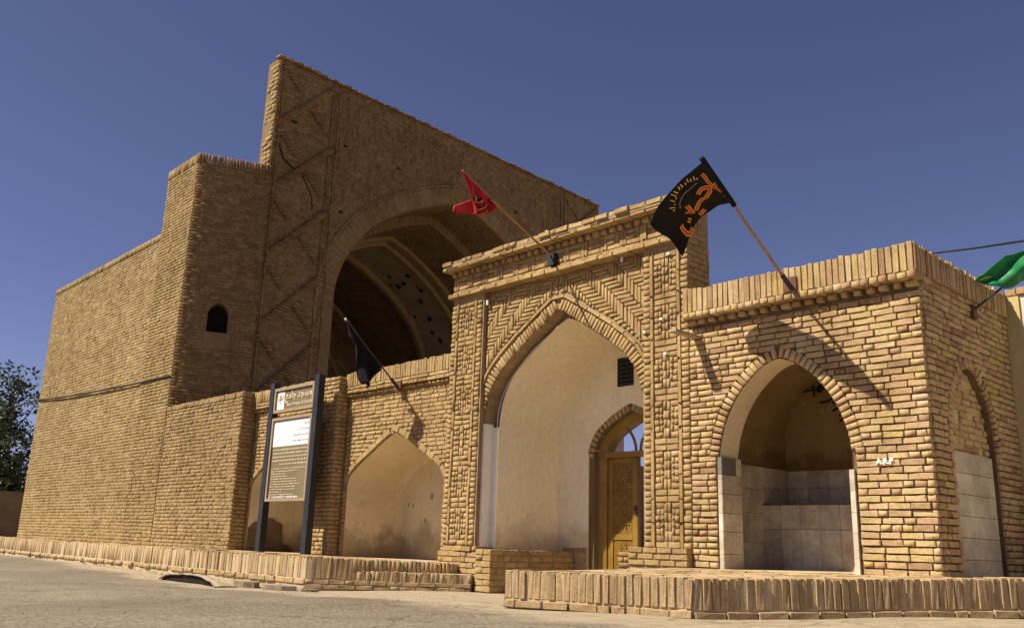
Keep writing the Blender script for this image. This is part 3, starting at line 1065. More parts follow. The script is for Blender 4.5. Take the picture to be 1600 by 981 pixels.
mb.build('gateway_core', M['mortar'], po)
F0 = FY(8.27)
B = Bricks()
# pier ornament
def pier(a, b, z0, z1):
    w = b - a
    hw = .105                                        # header column at both sides
    k = round((z1 - z0) / .07)
    ch = (z1 - z0) / k
    for i in range(k):
        va, vb = z0 + i * ch + .007, z0 + (i + 1) * ch - .007
        for s0 in (a, b - hw):
            B.rect(F0, s0 + .004, s0 + hw - .006, va, vb, 0, .06, wob=2)
    k2 = round((z1 - z0) / .26)
    c2 = (z1 - z0) / k2
    for i in range(k2):
        for s0 in (a + hw, b - hw - .05):
            B.rect(F0, s0 + .004, s0 + .046, z0 + i * c2 + .005, z0 + (i + 1) * c2 - .005, .012, .07)
    c = (a + b) / 2
    l, r = a + hw + .055, b - hw - .055
    g = (r - l) / 2                                  # width of half the panel
    km = round((z1 - z0) / .56)
    cm = (z1 - z0) / km
    h = cm / 8
    for m_ in range(km):
        zb = z0 + m_ * cm
        for sg in (-1, 1):
            def R(x0, x1, r0_, r1_, n_=0, rot=0):
                xa, xb = (c + sg * x0, c + sg * x1)
                if xa > xb: xa, xb = xb, xa
                B.rect(F0, xa + .005, xb - .005, zb + r0_ * h + .007, zb + r1_ * h - .007, n_, .05, rot=rot, wob=2)
            R(.0, g, 0, 1); R(.0, g, 7, 8)
            R(.055, g, 1, 2); R(.055, g, 6, 7)
            R(.0, .05, 1, 2.55); R(.0, .05, 5.45, 7)
            R(.055, g * .55, 2, 3); R(g * .57, g, 2, 3); R(.055, g * .6, 5, 6); R(g * .62, g, 5, 6)
            R(g * .62, g, 3, 4); R(g * .62, g, 4, 5)
            R(.06, g * .6, 3.15, 3.85, .004, sg * .62); R(.06, g * .6, 4.15, 4.85, .004, -sg * .62)
            R(.0, .045, 2.6, 4.0, .0); R(.0, .045, 4.0, 5.4, .0)
pier(XP0, -9.48, -.02, 3.44)
pier(-6.54, XP1, .02, 3.44)
# side return of the piers next to the arch field
courses(B, FX(-9.48), 8.285, 8.37, 1.6, 3.44, .066, .1, .012, 0, .05)
# arch field in herringbone
pfo = offset(pf, .222, CP)
def inT(ua, ub, va, vb):
    if ub > -6.54 or ua < -9.47: return False
    for u in (ua, ub):
        for v in (va, vb):
            h = half_at(pfo, CP, v)
            if h and h[0] < u < h[1]:
                return False
    return True
herring(B, FT, -9.46, CP, 1.75, 3.52, .0535, 4, inT, .013, .008, .05, None, 1.5)
herring(B, FT, -9.52, CP, 1.75, 3.52, .0535, 4, inT, .013, .008, .05, CP, 1.5)
voussoirs(B, FT, pf, .155, .058, 1.75, .012, .016, .09, .004)
strip_along(B, FT, [p for p in pf if p[1] > 1.9], .20, .042, .24, .035, .08, cx=CP)
# frieze: pairs of upright bricks between short courses
courses(B, FY(8.195), XP0 - .03, XP1 + .03, 3.535, 3.605, .07, .24, .012, 0, .14, wob=2)
courses(B, FY(8.26), XP0 - .01, XP1 + .01, 3.61, 3.655, .045, .24, .012, 0, .08)
x = XP0 + .01
while x < XP1 - .05:
    for i in range(2):
        B.rect(F0, x + .004, x + .05, 3.665, 3.865, .004, .06); x += .054
    L = min(.215, XP1 - x - .005)
    if L > .06:
        if random.random() < .5:
            for i in range(3):
                B.rect(F0, x + .006, x + L - .006, 3.668 + i * .066, 3.668 + (i + 1) * .066 - .012, 0, .06, wob=2)
        else:
            B.rect(F0, x + .006, x + L - .006, 3.668, 3.722, 0, .06, wob=2)
            B.rect(F0, x + .006, x + L * .62, 3.735, 3.79, 0, .06, wob=2)
            B.rect(F0, x + L * .66, x + L - .006, 3.735, 3.865, 0, .06, wob=2)
            B.rect(F0, x + .006, x + L * .62, 3.803, 3.862, 0, .06, wob=2)
    x += L
# dentils and two-course cornice
soldiers(B, FY(8.225), XP0 - .02, XP1 + .02, 3.875, 3.94, .135, .05, 0, .12, hj=.002)
courses(B, FY(8.105), -10.23, -5.82, 3.945, 4.005, .06, .235, .012, 0, .3, wob=2, jit=.3)
courses(B, FY(8.09), -10.225, -5.83, 4.01, 4.085, .075, .225, .016, 0, .42, wob=4, jit=.4)
# side of the gateway rising above the pavilion roof
FXs = FX(XP1)
courses(B, FXs, 8.29, 8.72, 2.5, 3.5, .07, .2, .014, 0, .06)
courses(B, FXs, 8.29, 8.66, 3.5, 3.72, .07, .2, .014, 0, .06)
courses(B, FXs, 8.29, 8.56, 3.72, 3.92, .07, .2, .014, 0, .06)
# left pedestal and bench front, right pedestal
zp = lambda z: z
courses(B, FY(8.20), -10.13, -9.27, -.60, -.10, .073, .24, .012, .01, .12, wob=2)
courses(B, FY(8.20), -10.02, -9.32, -.10, -.025, .073, .2, .012, .01, .12, wob=3)
courses(B, FY(8.14), -9.26, -8.955, -.60, -.055, .073, .3, .010, .01, .1)
courses(B, FX(-8.955), 8.14, 9.72, -.60, -.055, .073, .23, .012, 0, .06)
courses(B, FY(8.18), -6.70, XP1, -.17, .03, .067, .215, .014, .01, .12, wob=2)
courses(B, FY(8.22), -6.88, -6.71, -.2, -.03, .06, .17, .012, .01, .12)
B.emit(po, M['tan'], 300, 9, hi_mass=True)
for q_ in ((-10.11, -9.29, 8.208, 8.3, -.62, -.1), (-9.25, -8.965, 8.15, 9.73, -.62, -.075), (-6.69, XP1 - .01, 8.19, 8.3, -.3, .015), (-6.87, -6.7, 8.23, 8.4, -.3, -.05)):
    mb = MB(); mb.box(*q_)
    mb.build('pedestal_core', M['mortar'], po)
# plastered vault and side walls of the gateway
VH = [(-1.30, 1.55), (-1.28, 1.78), (-1.19, 2.06), (-1.0, 2.34), (-.7, 2.60), (-.4, 2.77), (-.14, 2.91), (0, 2.965)]
pv = arch(-8.0, VH, -.55, 4)
mb = MB()
loft(mb, FY(8.52), [pv, pv], [0, -1.26])
mb.build('plaster_vault', M['plaster_white'], po)
# rim between brick arch and plaster vault, jambs with bright lit edges
mb = MB()
pf2 = [(a, b) for a, b in pf]
loft(mb, FY(8.52), [[(a * 1, b) for a, b in pf2], [( -8.0 + (a - CP) * (1.33 / 1.405), b if b < 1 else b - .05) for a, b in pf2]], [-.07, 0])
mb.build('plaster_rim', M['edge_white'], po)
for x0_, x1_, y0_, y1_, z0_, z1_ in ((-9.47, -9.425, 8.355, 8.53, -.04, 1.64), (-9.46, -9.33, 8.531, 8.56, -.04, 1.60), (-6.595, -6.55, 8.355, 8.55, -.04, 1.80)):
    mb = MB(); mb.box(x0_, x1_, y0_, y1_, z0_, z1_)
    mb.build('jamb_plaster', M['edge_white'], po)
# back wall with the arched doorway
DC = -7.95
DH = [(-.67, 1.24), (-.66, 1.38), (-.55, 1.56), (-.36, 1.70), (-.15, 1.81), (0, 1.875)]
dp = arch(DC, DH, -.55, 3)
do_ = offset(dp, .10, DC)
mb = MB()
do2 = [(a, max(b, -.55)) for a, b in do_]
do2[0] = (do2[0][0], -.55); do2[-1] = (do2[-1][0], -.55)
wall_arch(mb, FY(9.75), -9.45, -6.5, -.55, 3.3, do2, .45)
mb.build('back_wall', M['plaster_white'], po)
B = Bricks()
FD = FY(9.755)
voussoirs(B, FD, dp, .095, .075, -.02, .016, .0, .1, .004)
B.emit(po, M['step'], 300, 9, massname='door_surround_bricks')
mb = MB()
loft(mb, FY(9.77), [do2, dp], [0, 0])
loft(mb, FY(9.77), [dp, dp], [0, -.4])
mb.build('door_reveal', M['mortar_dark'], po)
mb = MB()
mb.obox((-8.03, 9.747, 2.43), (.145, 0, 0), (0, .004, 0), (0, 0, .205))
lw = mb.build('lattice_window', M['void_shade'], po)
mb = MB()
for i in range(7):
    mb.obox((-8.03, 9.738, 2.25 + i * .06), (.145, 0, 0), (0, .005, 0), (0, 0, .010))
for i in range(2):
    mb.obox((-8.09 + i * .11, 9.736, 2.43), (.006, 0, 0), (0, .005, 0), (0, 0, .205))
link_l = mkmesh('lattice', mb.v, mb.f, M['iron'])
ll = bpy.data.objects.new('lattice', link_l); COL.objects.link(ll); ll.parent = lw
# brick dado strip below plaster next to the door
B = Bricks()
courses(B, FY(9.74), -9.2, -8.72, -.5, .0, .073, .22, .012, .005, .05)
B.emit(po, M['step'], 300, 9, massname='dado_bricks')
# timber frame, transom, fanlight, leaf
FDW = FY(9.93)
dfi = offset(dp, -.115, DC)
dfi[0] = (dfi[0][0], -.55); dfi[-1] = (dfi[-1][0], -.55)
mb = MB()
loft(mb, FDW, [dp, dfi], [.06, .02])
loft(mb, FDW, [dfi, dfi], [.02, -.14])
loft(mb, FDW, [dp, dp], [.06, -.14])
df = mb.build('door_frame', M['wood'], po)
mb = MB()
mb.box(DC - .58, DC + .58, 9.86, 9.98, 1.245, 1.325)
mb.build('transom', M['wood'], po)
mb = MB()
for cxx, rr_, a0, a1 in ((DC - .56, .52, 0, 1.05), (DC + .56, .52, math.pi - 1.05, math.pi)):
    mb.tube([(cxx + rr_ * math.cos(t), 9.93, 1.325 + rr_ * .88 * math.sin(t)) for t in np.linspace(a0, a1, 12)], .02, 6)
mb.build('fanlight_tracery', M['wood'], po)
mb = MB()
mb.box(-8.50, -7.955, 9.94, 9.985, -.55, 1.25)
leaf = mb.build('door_leaf', M['wood_dark'], po)
def leafpart(name, mb_, mat):
    o = bpy.data.objects.new(name, mkmesh(name, mb_.v, mb_.f, mat)); COL.objects.link(o); o.parent = leaf; return o
mb = MB()
x0, x1 = -8.49, -7.965
for a, b, c_, d_ in ((x0 + .09, x1 - .09, 1.17, 1.24), (x0 + .09, x1 - .09, .12, .2), (x0 + .09, x1 - .09, -.5, -.4), (x0, x0 + .09, -.5, 1.24), (x1 - .09, x1, -.5, 1.24)):
    mb.box(a + .002, b - .002, 9.925, 9.945, c_ + .002, d_ - .002)
leafpart('stile', mb, M['wood'])
def star(mb_, cx, cz, r):
    def P(a, q):
        return (cx + q * math.cos(a), cz + q * math.sin(a))
    for k in range(8):
        a = k * math.pi / 4 + math.pi / 8
        b = a + 3 * math.pi / 4
        ribbon(mb_, [P(a, r), P(b, r)], .016, lambda u, v: (Vector((u, 9.94, v)), Vector((0, -1, 0))), .006 + .001 * k)
        ribbon(mb_, [P(a, r), P(a, r * 1.35)], .016, lambda u, v: (Vector((u, 9.94, v)), Vector((0, -1, 0))), .005)
mb = MB()
for cz in (-.02, -.28):
    star(mb, (x0 + x1) / 2, cz, .125)
leafpart('star_carving', mb, M['wood'])
mb = MB()
for cz in (1.02, .70, .38):
    star(mb, (x0 + x1) / 2, cz, .125)
for cz in (.86, .54):
    for dx in (-.17, .17):
        star(mb, (x0 + x1) / 2 + dx * .75, cz, .05)
leafpart('star_carving', mb, M['wood'])
mb = MB(); mb.obox((-7.99, 9.915, .52), (.012, 0, 0), (0, .012, 0), (0, 0, .06)); leafpart('handle', mb, M['iron'])
# small fittings on the gateway
for nm, c, r, mt in (('bulb', (-8.13, 8.2, 4.115), .035, 'glassbulb'), ('bulb', (-6.90, 8.30, 3.50), .03, 'glassbulb'), ('bulb', (-9.40, 8.30, 3.38), .035, 'glassbulb')):
    mb = MB()
    mb.tube([(c[0], c[1], c[2] + r * k) for k in (-1, -.8, -.3, .3, .8, 1)], r * .6, 8)
    o = mb.build(nm, M[mt], po, smooth=True)
for c in ((-6.14, 8.255, 3.40), (-6.25, 8.25, 2.62), (-6.2, 8.25, 2.2), (-6.5, 8.25, 2.5)):
    mb = MB(); mb.obox(c, (.018, 0, 0), (0, .02, 0), (0, 0, .012)); mb.build('cable_clip', M['white'], po)
mb = MB(); mb.box(-5.82, -5.72, 7.80, 8.30, 2.315, 2.34)
mb.build('wooden_bracket', M['grey_wood'], po)

# ================================================================ CORNER PAVILION
pa = thing('corner_pavilion', 'square brick corner shelter with open arch and marble bench, right of the gateway', 'shelter', (-4.6, 9.4, -.17))
XA0, XA1, YA0, YA1 = -5.885, -3.285, 8.27, 10.58
CA = -4.785
AH = [(-.745, .98), (-.70, 1.21), (-.60, 1.46), (-.44, 1.69), (-.22, 1.88), (-.08, 1.95), (0, 1.97)]
ap = arch(CA, AH, -.2, 4)
mb = MB()
wall_arch(mb, FY(8.296), XA0 + .01, XA1 - .026, -.2, 2.62, ap, .34)
CS = 9.33
SH = [(-.56, 1.0), (-.53, 1.28), (-.42, 1.56), (-.22, 1.77), (-.08, 1.83), (0, 1.845)]
sp = arch(CS, SH, -.2, 3)
wall_arch(mb, FX(XA1 - .026), 8.62, YA1, -.2, 2.62, sp, .3)
mb.box(XA0 + .01, XA1 - .015, 8.3, YA1, 2.621, 2.70)
mb.box(XA0 + .01, XA0 + .08, 8.63, YA1, -.2, 2.62)
mb.box(XA0 + .081, XA1 - .33, 10.2, YA1, -.2, 2.62)
mb.build('shelter_core', M['mortar_dark'], pa)
B = Bricks()
FA = FY(8.27)
apo = offset(ap, .115, CA)
courses(B, FA, XA0, XA1, -.165, 2.44, .0655, .205, .013, 0, .055, hole=lambda v: half_at(apo, CA, v) if v > .98 else half_at([(a, b) for a, b in offset(ap, .035, CA)], CA, v), jit=.35, half=.5, wob=1.6)
voussoirs(B, FA, ap, .11, .062, .98, .014, .004, .07)
FAs = FX(XA1)
spo = offset(sp, .10, CS)
courses(B, FAs, YA0 + .06, YA1, -.165, 2.6, .0655, .205, .013, 0, .055, hole=lambda v: half_at(spo, CS, v) if v > 1.0 else half_at(sp, CS, v), jit=.35, half=.5, wob=1.6, start=(.06, .16))
voussoirs(B, FAs, sp, .095, .06, 1.0, .014, .004, .06)
# cornice: recessed dentils, header course, upright coping
courses(B, FY(8.30), XA0, XA1, 2.44, 2.47, .03, .2, .012, 0, .05)
soldiers(B, FY(8.225), XA0, XA1, 2.475, 2.53, .13, .05, 0, .1, hj=.002)
soldiers(B, FY(8.145), XA0 - .0, XA1 + .03, 2.535, 2.598, .092, .010, 0, .14, hj=.003)
soldiers(B, FY(8.15), XA0 + .0, XA1 + .02, 2.603, 2.87, .068, .010, 0, .22, hj=.006)
soldiers(B, FX(XA1 + .025), 8.16, YA1, 2.603, 2.87, .062, .016, 0, .2, hj=.006)
soldiers(B, FX(XA1 + .02), 8.16, 8.5, 2.535, 2.598, .1, .010, 0, .14, hj=.003)
B.emit(pa, M['pav'], 300, 9, hi_mass=True)
mb = MB(); mb.box(XA0, XA1 - .02, 8.21, YA1 - .02, 2.705, 2.83)
mb.build('roof', M['mortar'], pa)
# inner room
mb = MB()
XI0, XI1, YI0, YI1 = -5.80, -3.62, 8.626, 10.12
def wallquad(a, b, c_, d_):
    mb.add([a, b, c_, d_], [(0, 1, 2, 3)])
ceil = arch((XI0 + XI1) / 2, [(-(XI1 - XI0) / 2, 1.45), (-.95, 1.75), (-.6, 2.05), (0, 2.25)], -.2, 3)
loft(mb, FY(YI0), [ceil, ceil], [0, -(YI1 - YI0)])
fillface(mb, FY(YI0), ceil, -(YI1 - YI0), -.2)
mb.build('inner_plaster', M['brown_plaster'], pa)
mb = MB()
loft(mb, FY(8.285), [offset(ap, -.004, CA), offset(ap, -.004, CA)], [0, -.34])
mb.build('arch_soffit', M['plaster'], pa)
mb = MB(); mb.tube([(-5.6, 10.05, 1.93), (-5.0, 10.06, 1.95)], .012, 6); mb.build('tie_rod', M['iron'], pa)
# marble tiles
_tm = {}
def tile(F, ua, ub, va, vb, n, d=.02, mat='marble', parent=None):
    key = mat
    if key not in _tm:
        v = [(-.5, -.5, 0), (.5, -.5, 0), (.5, .5, 0), (-.5, .5, 0), (-.47, -.48, .5), (.47, -.48, .5), (.47, .48, .5), (-.47, .48, .5)]
        v = [(-.5, -.5, -.5), (.5, -.5, -.5), (.5, .5, -.5), (-.5, .5, -.5), (-.5, -.5, .35), (.5, -.5, .35), (.5, .5, .35), (-.5, .5, .35), (-.49, -.49, .5), (.49, -.49, .5), (.49, .49, .5), (-.49, .49, .5)]
        f = [(3, 2, 1, 0), (8, 9, 10, 11)] + [(o + i, o + (i + 1) % 4, o + 4 + (i + 1) % 4, o + 4 + i) for o in (0, 4) for i in range(4)]
        _tm[key] = mkmesh('tile', v, f, M[mat])
    o = bpy.data.objects.new('tile', _tm[key])
    COL.objects.link(o)
    o.parent = parent or pa
    w = Vector((parent or pa)['wloc'])
    c = F.p((ua + ub) / 2, (va + vb) / 2, n) - w
    lu, lv, ld = ub - ua - .003, vb - va - .003, d
    U, V, Nn = F.u, F.v, F.n
    o.matrix_local = Matrix(((U.x * lu, V.x * lv, Nn.x * ld, c.x), (U.y * lu, V.y * lv, Nn.y * ld, c.y), (U.z * lu, V.z * lv, Nn.z * ld, c.z), (0, 0, 0, 1)))
    return o
FJ = FX(-5.53)
zz = [-.17, -.02, .21, .40, .60, .80]
for a, b in zip(zz[:-1], zz[1:]):
    tile(FJ, 8.262, 8.64, a, b, .012, .05)
tile(FJ, 8.262, 8.54, .80, .985, .012, .05, 'marble_grey')
tile(FJ, 8.541, 8.64, .80, .985, .012, .05)
FK = Frame((-4.04, 0, 0), (0, -1, 0), (-1, 0, 0))
for a, b in zip(zz[:-1], zz[1:]):
    tile(FK, -8.64, -8.262, a, b, .012, .05)
FW = FX(XI0)
ysl = np.linspace(8.64, 9.52, 4)
for za, zb in ((-.17, .12), (.12, .45), (.45, .72), (.72, .99)):
    for a, b in zip(ysl[:-1], ysl[1:]):
        tile(FW, a, b, za, zb, .012, .025)
for za, zb in ((.56, .75), (.75, .99)):
    for a, b in ((9.52, 9.8), (9.8, 10.09)):
        tile(FW, a, b, za, zb, .012, .025)
FBk = FY(YI1)
xsl = np.linspace(XI0 + .02, XI1 - .01, 9)
for za, zb in ((.56, .77), (.77, .98)):
    for a, b in zip(xsl[:-1], xsl[1:]):
        tile(FBk, a, b, za, zb, .012, .025)
FBe = FY(9.53)
xsl = np.linspace(XI0 + .02, XI1 - .01, 10)
for za, zb in ((-.17, .275), (.275, .545)):
    for a, b in zip(xsl[:-1], xsl[1:]):
        tile(FBe, a, b, za, zb, .012, .025)
mb = MB(); mb.box(XI0 + .02, XI1 - .01, 9.535, 10.1, -.2, .55)
mb.build('bench', M['mortar_dark'], pa)
# right niche: rough infill above, marble below
FM = FX(XA1 - .075)
mb = MB()
fillface(mb, FM, sp, -.02, -.2)
mb.build('niche_infill', M['ochrewall'], pa)
B = Bricks()
def sholei(ua, ub, va, vb): return True
k = 12
for i in range(k):
    va = 1.02 + i * .066
    h = half_at(sp, CS, va + .05)
    if h and h[1] - h[0] > .08:
        u = h[0] + .01
        while u < h[1] - .03:
            ub = min(u + random.uniform(.14, .22), h[1] - .01)
            if random.random() < .75:
                B.rect(FM, u + .004, ub - .004, va + .006, va + .058, .0, .05, wob=3)
            u = ub
B.emit(pa, M['pav'], 60, 9, massname='infill_bricks')
for a, b in ((-.165, -.0), (.0, .2), (.2, .4), (.4, .6), (.6, .8), (.8, 1.0)):
    tile(FM, CS - .53, CS + .50, a, b, .02, .03)
# writing
text_mesh('A.R.P', .072, FA, -3.80, .838, .022, M['white'], 'painted_letters', pa, bold=.0025)
mb = MB()
def px2back(pts):
    return pts
def mapK(u, v):
    return Vector((u, 10.112, v)), Vector((0, -1, 0))
for g in ([(-5.433, 2.013), (-5.42, 2.044), (-5.388, 2.038), (-5.386, 2.008), (-5.415, 1.993), (-5.433, 2.013)], [(-5.385, 2.017), (-5.374, 1.945), (-5.378, 1.871)],
          [(-5.337, 1.932), (-5.315, 1.983), (-5.258, 2.003), (-5.247, 1.967), (-5.281, 1.926), (-5.328, 1.922)], [(-5.329, 1.914), (-5.317, 1.956), (-5.257, 2.012), (-5.209, 2.033)],
          [(-5.302, 1.788), (-5.242, 1.791), (-5.186, 1.8), (-5.138, 1.834), (-5.1, 1.87)], [(-5.143, 1.765), (-5.066, 1.836), (-5.116, 1.759), (-5.075, 1.767)],
          [(-5.148, 1.675), (-5.083, 1.704), (-4.999, 1.743)], [(-5.071, 1.607), (-5.015, 1.634), (-4.968, 1.672)], [(-5.066, 1.544), (-5.01, 1.582), (-4.963, 1.621)]):
    ribbon(mb, g, .026, mapK, .0)
mb.build('black_graffiti', M['blackpaint'], pa)
mb = MB()
for g in ([(-5.536, 1.782), (-5.504, 1.824), (-5.488, 1.778)], [(-5.297, 1.657), (-5.28, 1.725), (-5.26, 1.654)], [(-5.222, 1.668), (-5.18, 1.751), (-5.166, 1.68), (-5.136, 1.73)]):
    ribbon(mb, g, .008, mapK, .001)
mb.build('scratched_marks', M['plaster'], pa)

# ================================================================ BRICK PLATFORM in front of gateway and pavilion
pl = thing('brick_platform', 'low brick terrace with upright brick edging under the corner shelter', 'platform', (-4, 7.5, -.5))
PA = Vector((-5.606, 5.262)); PB = Vector((-4.06, 5.70)); PC = Vector((-2.26, 8.59))
def pz(x, y):
    f = min(max((8.27 - y) / 3, 0), 1)
    return -.135 + .010 * (x + 3.3) - .06 * f + .012 * max(0, -4.06 - x) * f
mb = MB()
plan = [(PA.x + .005, PA.y + .005), (PB.x, PB.y + .006), (PC.x - .004, PC.y), (PC.x - .004, 10.55), (-6.2, 10.55), (-5.95, 8.24)]
mb.prism(plan, -.85, lambda x, y: pz(x, y) - .012)
mb.build('fill', M['mortar_pale'], pl)
B = Bricks()
pave = Bricks()
def edge(P, Q, pitch, ht, over=.02):
    d = (Q - P); L = d.length; d /= L
    F = Frame((P.x, P.y, 0), (d.x, d.y, 0), (d.y, -d.x, 0))
    zf = lambda u: pz(P.x + d.x * u, P.y + d.y * u)
    soldiers(B, F, 0, L, -ht, .0, pitch, .011, over * .35, .22, zfun=zf, hj=.004, wob=2)
    courses(B, F, .0, L, -ht - .075, -ht - .010, .065, .235, .012, over + .012, .16, zfun=zf, wob=3)
    # flat bricks on top, set back from the edge
    FT_ = Frame((P.x, P.y, 0), (d.x, d.y, 0), (0, 0, 1), (-d.y, d.x, 0))
    return F, L, zf
F1, L1, z1f = edge(PA, PB, .066, .212)
F2, L2, z2f = edge(PB, PC, .070, .222)
# paving bricks: rows of square slabs over the terrace
def paving(B, plan, ang, sx, sy, zf, joint=.012, n=0.0):
    ca, sa = math.cos(ang), math.sin(ang)
    P = [(x * ca + y * sa, -x * sa + y * ca) for x, y in plan]
    x0, x1 = min(p[0] for p in P), max(p[0] for p in P)
    y0, y1 = min(p[1] for p in P), max(p[1] for p in P)
    def ins(x, y):
        c = False; j = len(P) - 1
        for i in range(len(P)):
            (xi, yi), (xj, yj) = P[i], P[j]
            if (yi > y) != (yj > y) and x < (xj - xi) * (y - yi) / (yj - yi) + xi: c = not c
            j = i
        return c
    r = 0
    y = y0
    while y < y1:
        x = x0 - (sx / 2 if r % 2 else 0)
        while x < x1:
            cx_, cy_ = x + sx / 2, y + sy / 2
            if all(ins(cx_ + a * sx * .45, cy_ + b * sy * .45) for a in (-1, 1) for b in (-1, 1)):
                wx, wy = cx_ * ca - cy_ * sa, cx_ * sa + cy_ * ca
                B.put((wx, wy, zf(wx, wy) + n + random.gauss(0, .002)), (ca, sa, 0), (-sa, ca, 0), (0, 0, 1), sx - joint, sy - joint, .03)
            x += sx
        y += sy; r += 1
paving(B, [(PA.x + .05, PA.y + .2), (PB.x - .05, PB.y + .2), (PC.x - .25, PC.y - .1), (PC.x - .2, 10.5), (-3.27, 10.5), (-3.27, 8.24), (-6.6, 8.2), (-5.95, 8.2)], 0.28, .245, .245, lambda x, y: pz(x, y) - .006)
B.emit(pl, M['step'], 300, 9, hi_mass=True)
# crumbled footing below the edging
def footing(parent, P, Q, ztop, seed, out=.02, name='rubble_footing', zb=None, step=.05):
    g = np.random.default_rng(seed)
    d = Q - P; L = d.length; d /= L
    n_ = Vector((d.y, -d.x))
    k = int(L / step)
    rows = 5
    V, Fc = [], []
    for i in range(k + 1):
        u = i * L / k
        x, y = P.x + d.x * u, P.y + d.y * u
        zt = ztop(x, y)
        gz_ = inner(x, y) - .03
        ext = .03 + .10 * abs(math.sin(u * 1.3 + seed)) * g.random()
        for j in range(rows):
            t = j / (rows - 1)
            o = out + (-.03 + (ext + .03) * t ** 1.6) + g.normal(0, .012) * (0 < j)
            V.append((x + n_.x * o, y + n_.y * o, zt + (gz_ - zt) * t + g.normal(0, .008)))
    for i in range(k):
        for j in range(rows - 1):
            a = i * rows + j
            Fc.append((a, a + rows, a + rows + 1, a + 1))
    return link(name, mkmesh(name, V, Fc, M['mud']), parent, kind='stuff')
footing(pl, PA, PB, lambda x, y: pz(x, y) - .285, 3, .0)
footing(pl, PB, PC, lambda x, y: pz(x, y) - .295, 4, .0)
mb = MB()
for a, b in (((-5.606, 5.262), (-5.95, 8.2)),):
    mb.add([(a[0], a[1], -.9), (b[0], b[1], -.9), (b[0], b[1], pz(*b) - .01), (a[0], a[1], pz(*a) - .01)], [(0, 1, 2, 3)])
mb.build('end_face', M['mortar_pale'], pl)

# ================================================================ BRICK KERB with two steps along the left wall
kb = thing('brick_kerb', 'long raised brick kerb with two shallow steps below the arched niches', 'kerb', (-13, 7, -.6))
K0 = Vector((-40.0, 6.41)); K1 = Vector((-10.62, 6.41)); K2 = Vector((-9.25, 8.07))
def kz(x, y):
    return -.228 + .0025 * min(max(-10.6 - x, 0), 16) - .0 * y
KH = .262
B = Bricks()
FK0 = Frame((-40, 6.41, 0), (1, 0, 0), (0, -1, 0))
soldiers(B, FK0, 4, 29.38, -KH, 0, .060, .008, .0, .22, zfun=lambda u: kz(-40 + u, 0), hj=.006, wob=2)
courses(B, FK0, 4, 29.38, -KH - .085, -KH - .01, .075, .24, .014, .02, .16, zfun=lambda u: kz(-40 + u, 0), wob=3)
d = (K2 - K1); LK = d.length; d = d / LK
FK1 = Frame((K1.x, K1.y, 0), (d.x, d.y, 0), (d.y, -d.x, 0))
SPL = .60                                            # where the lower tread begins along the front
soldiers(B, FK1, 0, SPL, -KH, 0, .066, .010, 0, .22, zfun=lambda u: -.228 - .012 * u, hj=.006, wob=2)
# lower step front: drops from the upper edge to the lower tread
lowz = lambda u: -.372 - .012 * u
soldiers(B, FK1, SPL, LK, -.17, 0, .060, .009, 0, .2, zfun=lowz, hj=.005, wob=2)
courses(B, FK1, 0, LK, -.62, -.505, .058, .22, .012, .012, .12, wob=2)
# upper riser
U0 = Vector((K1.x + d.x * SPL, K1.y + d.y * SPL)); U1 = Vector((-9.60, 8.06))
e = (U1 - U0); LU = e.length; e = e / LU
FU = Frame((U0.x, U0.y, 0), (e.x, e.y, 0), (e.y, -e.x, 0))
soldiers(B, FU, 0, LU, -.15, 0, .056, .009, .012, .2, zfun=lambda u: -.236 - .016 * u, hj=.005, wob=2)
paving(B, [(-18, 6.6), (-10.75, 6.6), (-9.9, 8.1), (-10.2, 8.34), (-18, 8.3)], 0, .25, .25, lambda x, y: kz(x, y) - .012 - .02 * max(0, (y - 6.4) / 2))
B.emit(kb, M['step'], 300, 9, hi_mass=True)
mb = MB()
mb.prism([(-40, 6.414), (-10.622, 6.414), (U0.x - .01, U0.y + .008), (U1.x - .04, U1.y + .05), (-9.72, 8.30), (-10.0, 9.6), (-16.2, 9.6), (-16.2, 8.1), (-40, 8.1)], -.9, lambda x, y: kz(x, y) - .022 - .02 * max(0, (y - 6.4) / 2))
mb.build('fill', M['mortar_pale'], kb)
mb = MB()
mb.prism([(K1.x - .01, K1.y + .012), (K2.x - .012, K2.y + .0), (-9.35, 8.19), (-9.9, 8.22)], -.9, lambda x, y: -.392)
mb.build('lower_tread', M['mortar_pale'], kb)
footing(kb, Vector((-30, 6.41)), K1, lambda x, y: kz(x, y) - KH - .085, 5, .0)
# loose broken slabs at the kerb end
for c, a, b, h, rot in (((-10.75, 6.12, -.615), .34, .16, .028, .15), ((-10.25, 6.25, -.63), .16, .11, .022, .5), ((-11.6, 6.1, -.61), .3, .14, .03, -.1)):
    mb = MB()
    ca, sa = math.cos(rot), math.sin(rot)
    pts = []
    for t in np.linspace(0, 2 * math.pi, 8)[:-1]:
        q = random.uniform(.8, 1.1)
        x_, y_ = a * q * math.cos(t), b * q * math.sin(t)
        pts.append((c[0] + x_ * ca - y_ * sa, c[1] + x_ * sa + y_ * ca))
    mb.prism(pts, c[2] - .05, c[2] + h)
    mb.build('broken_slab', M['stone'], kb)

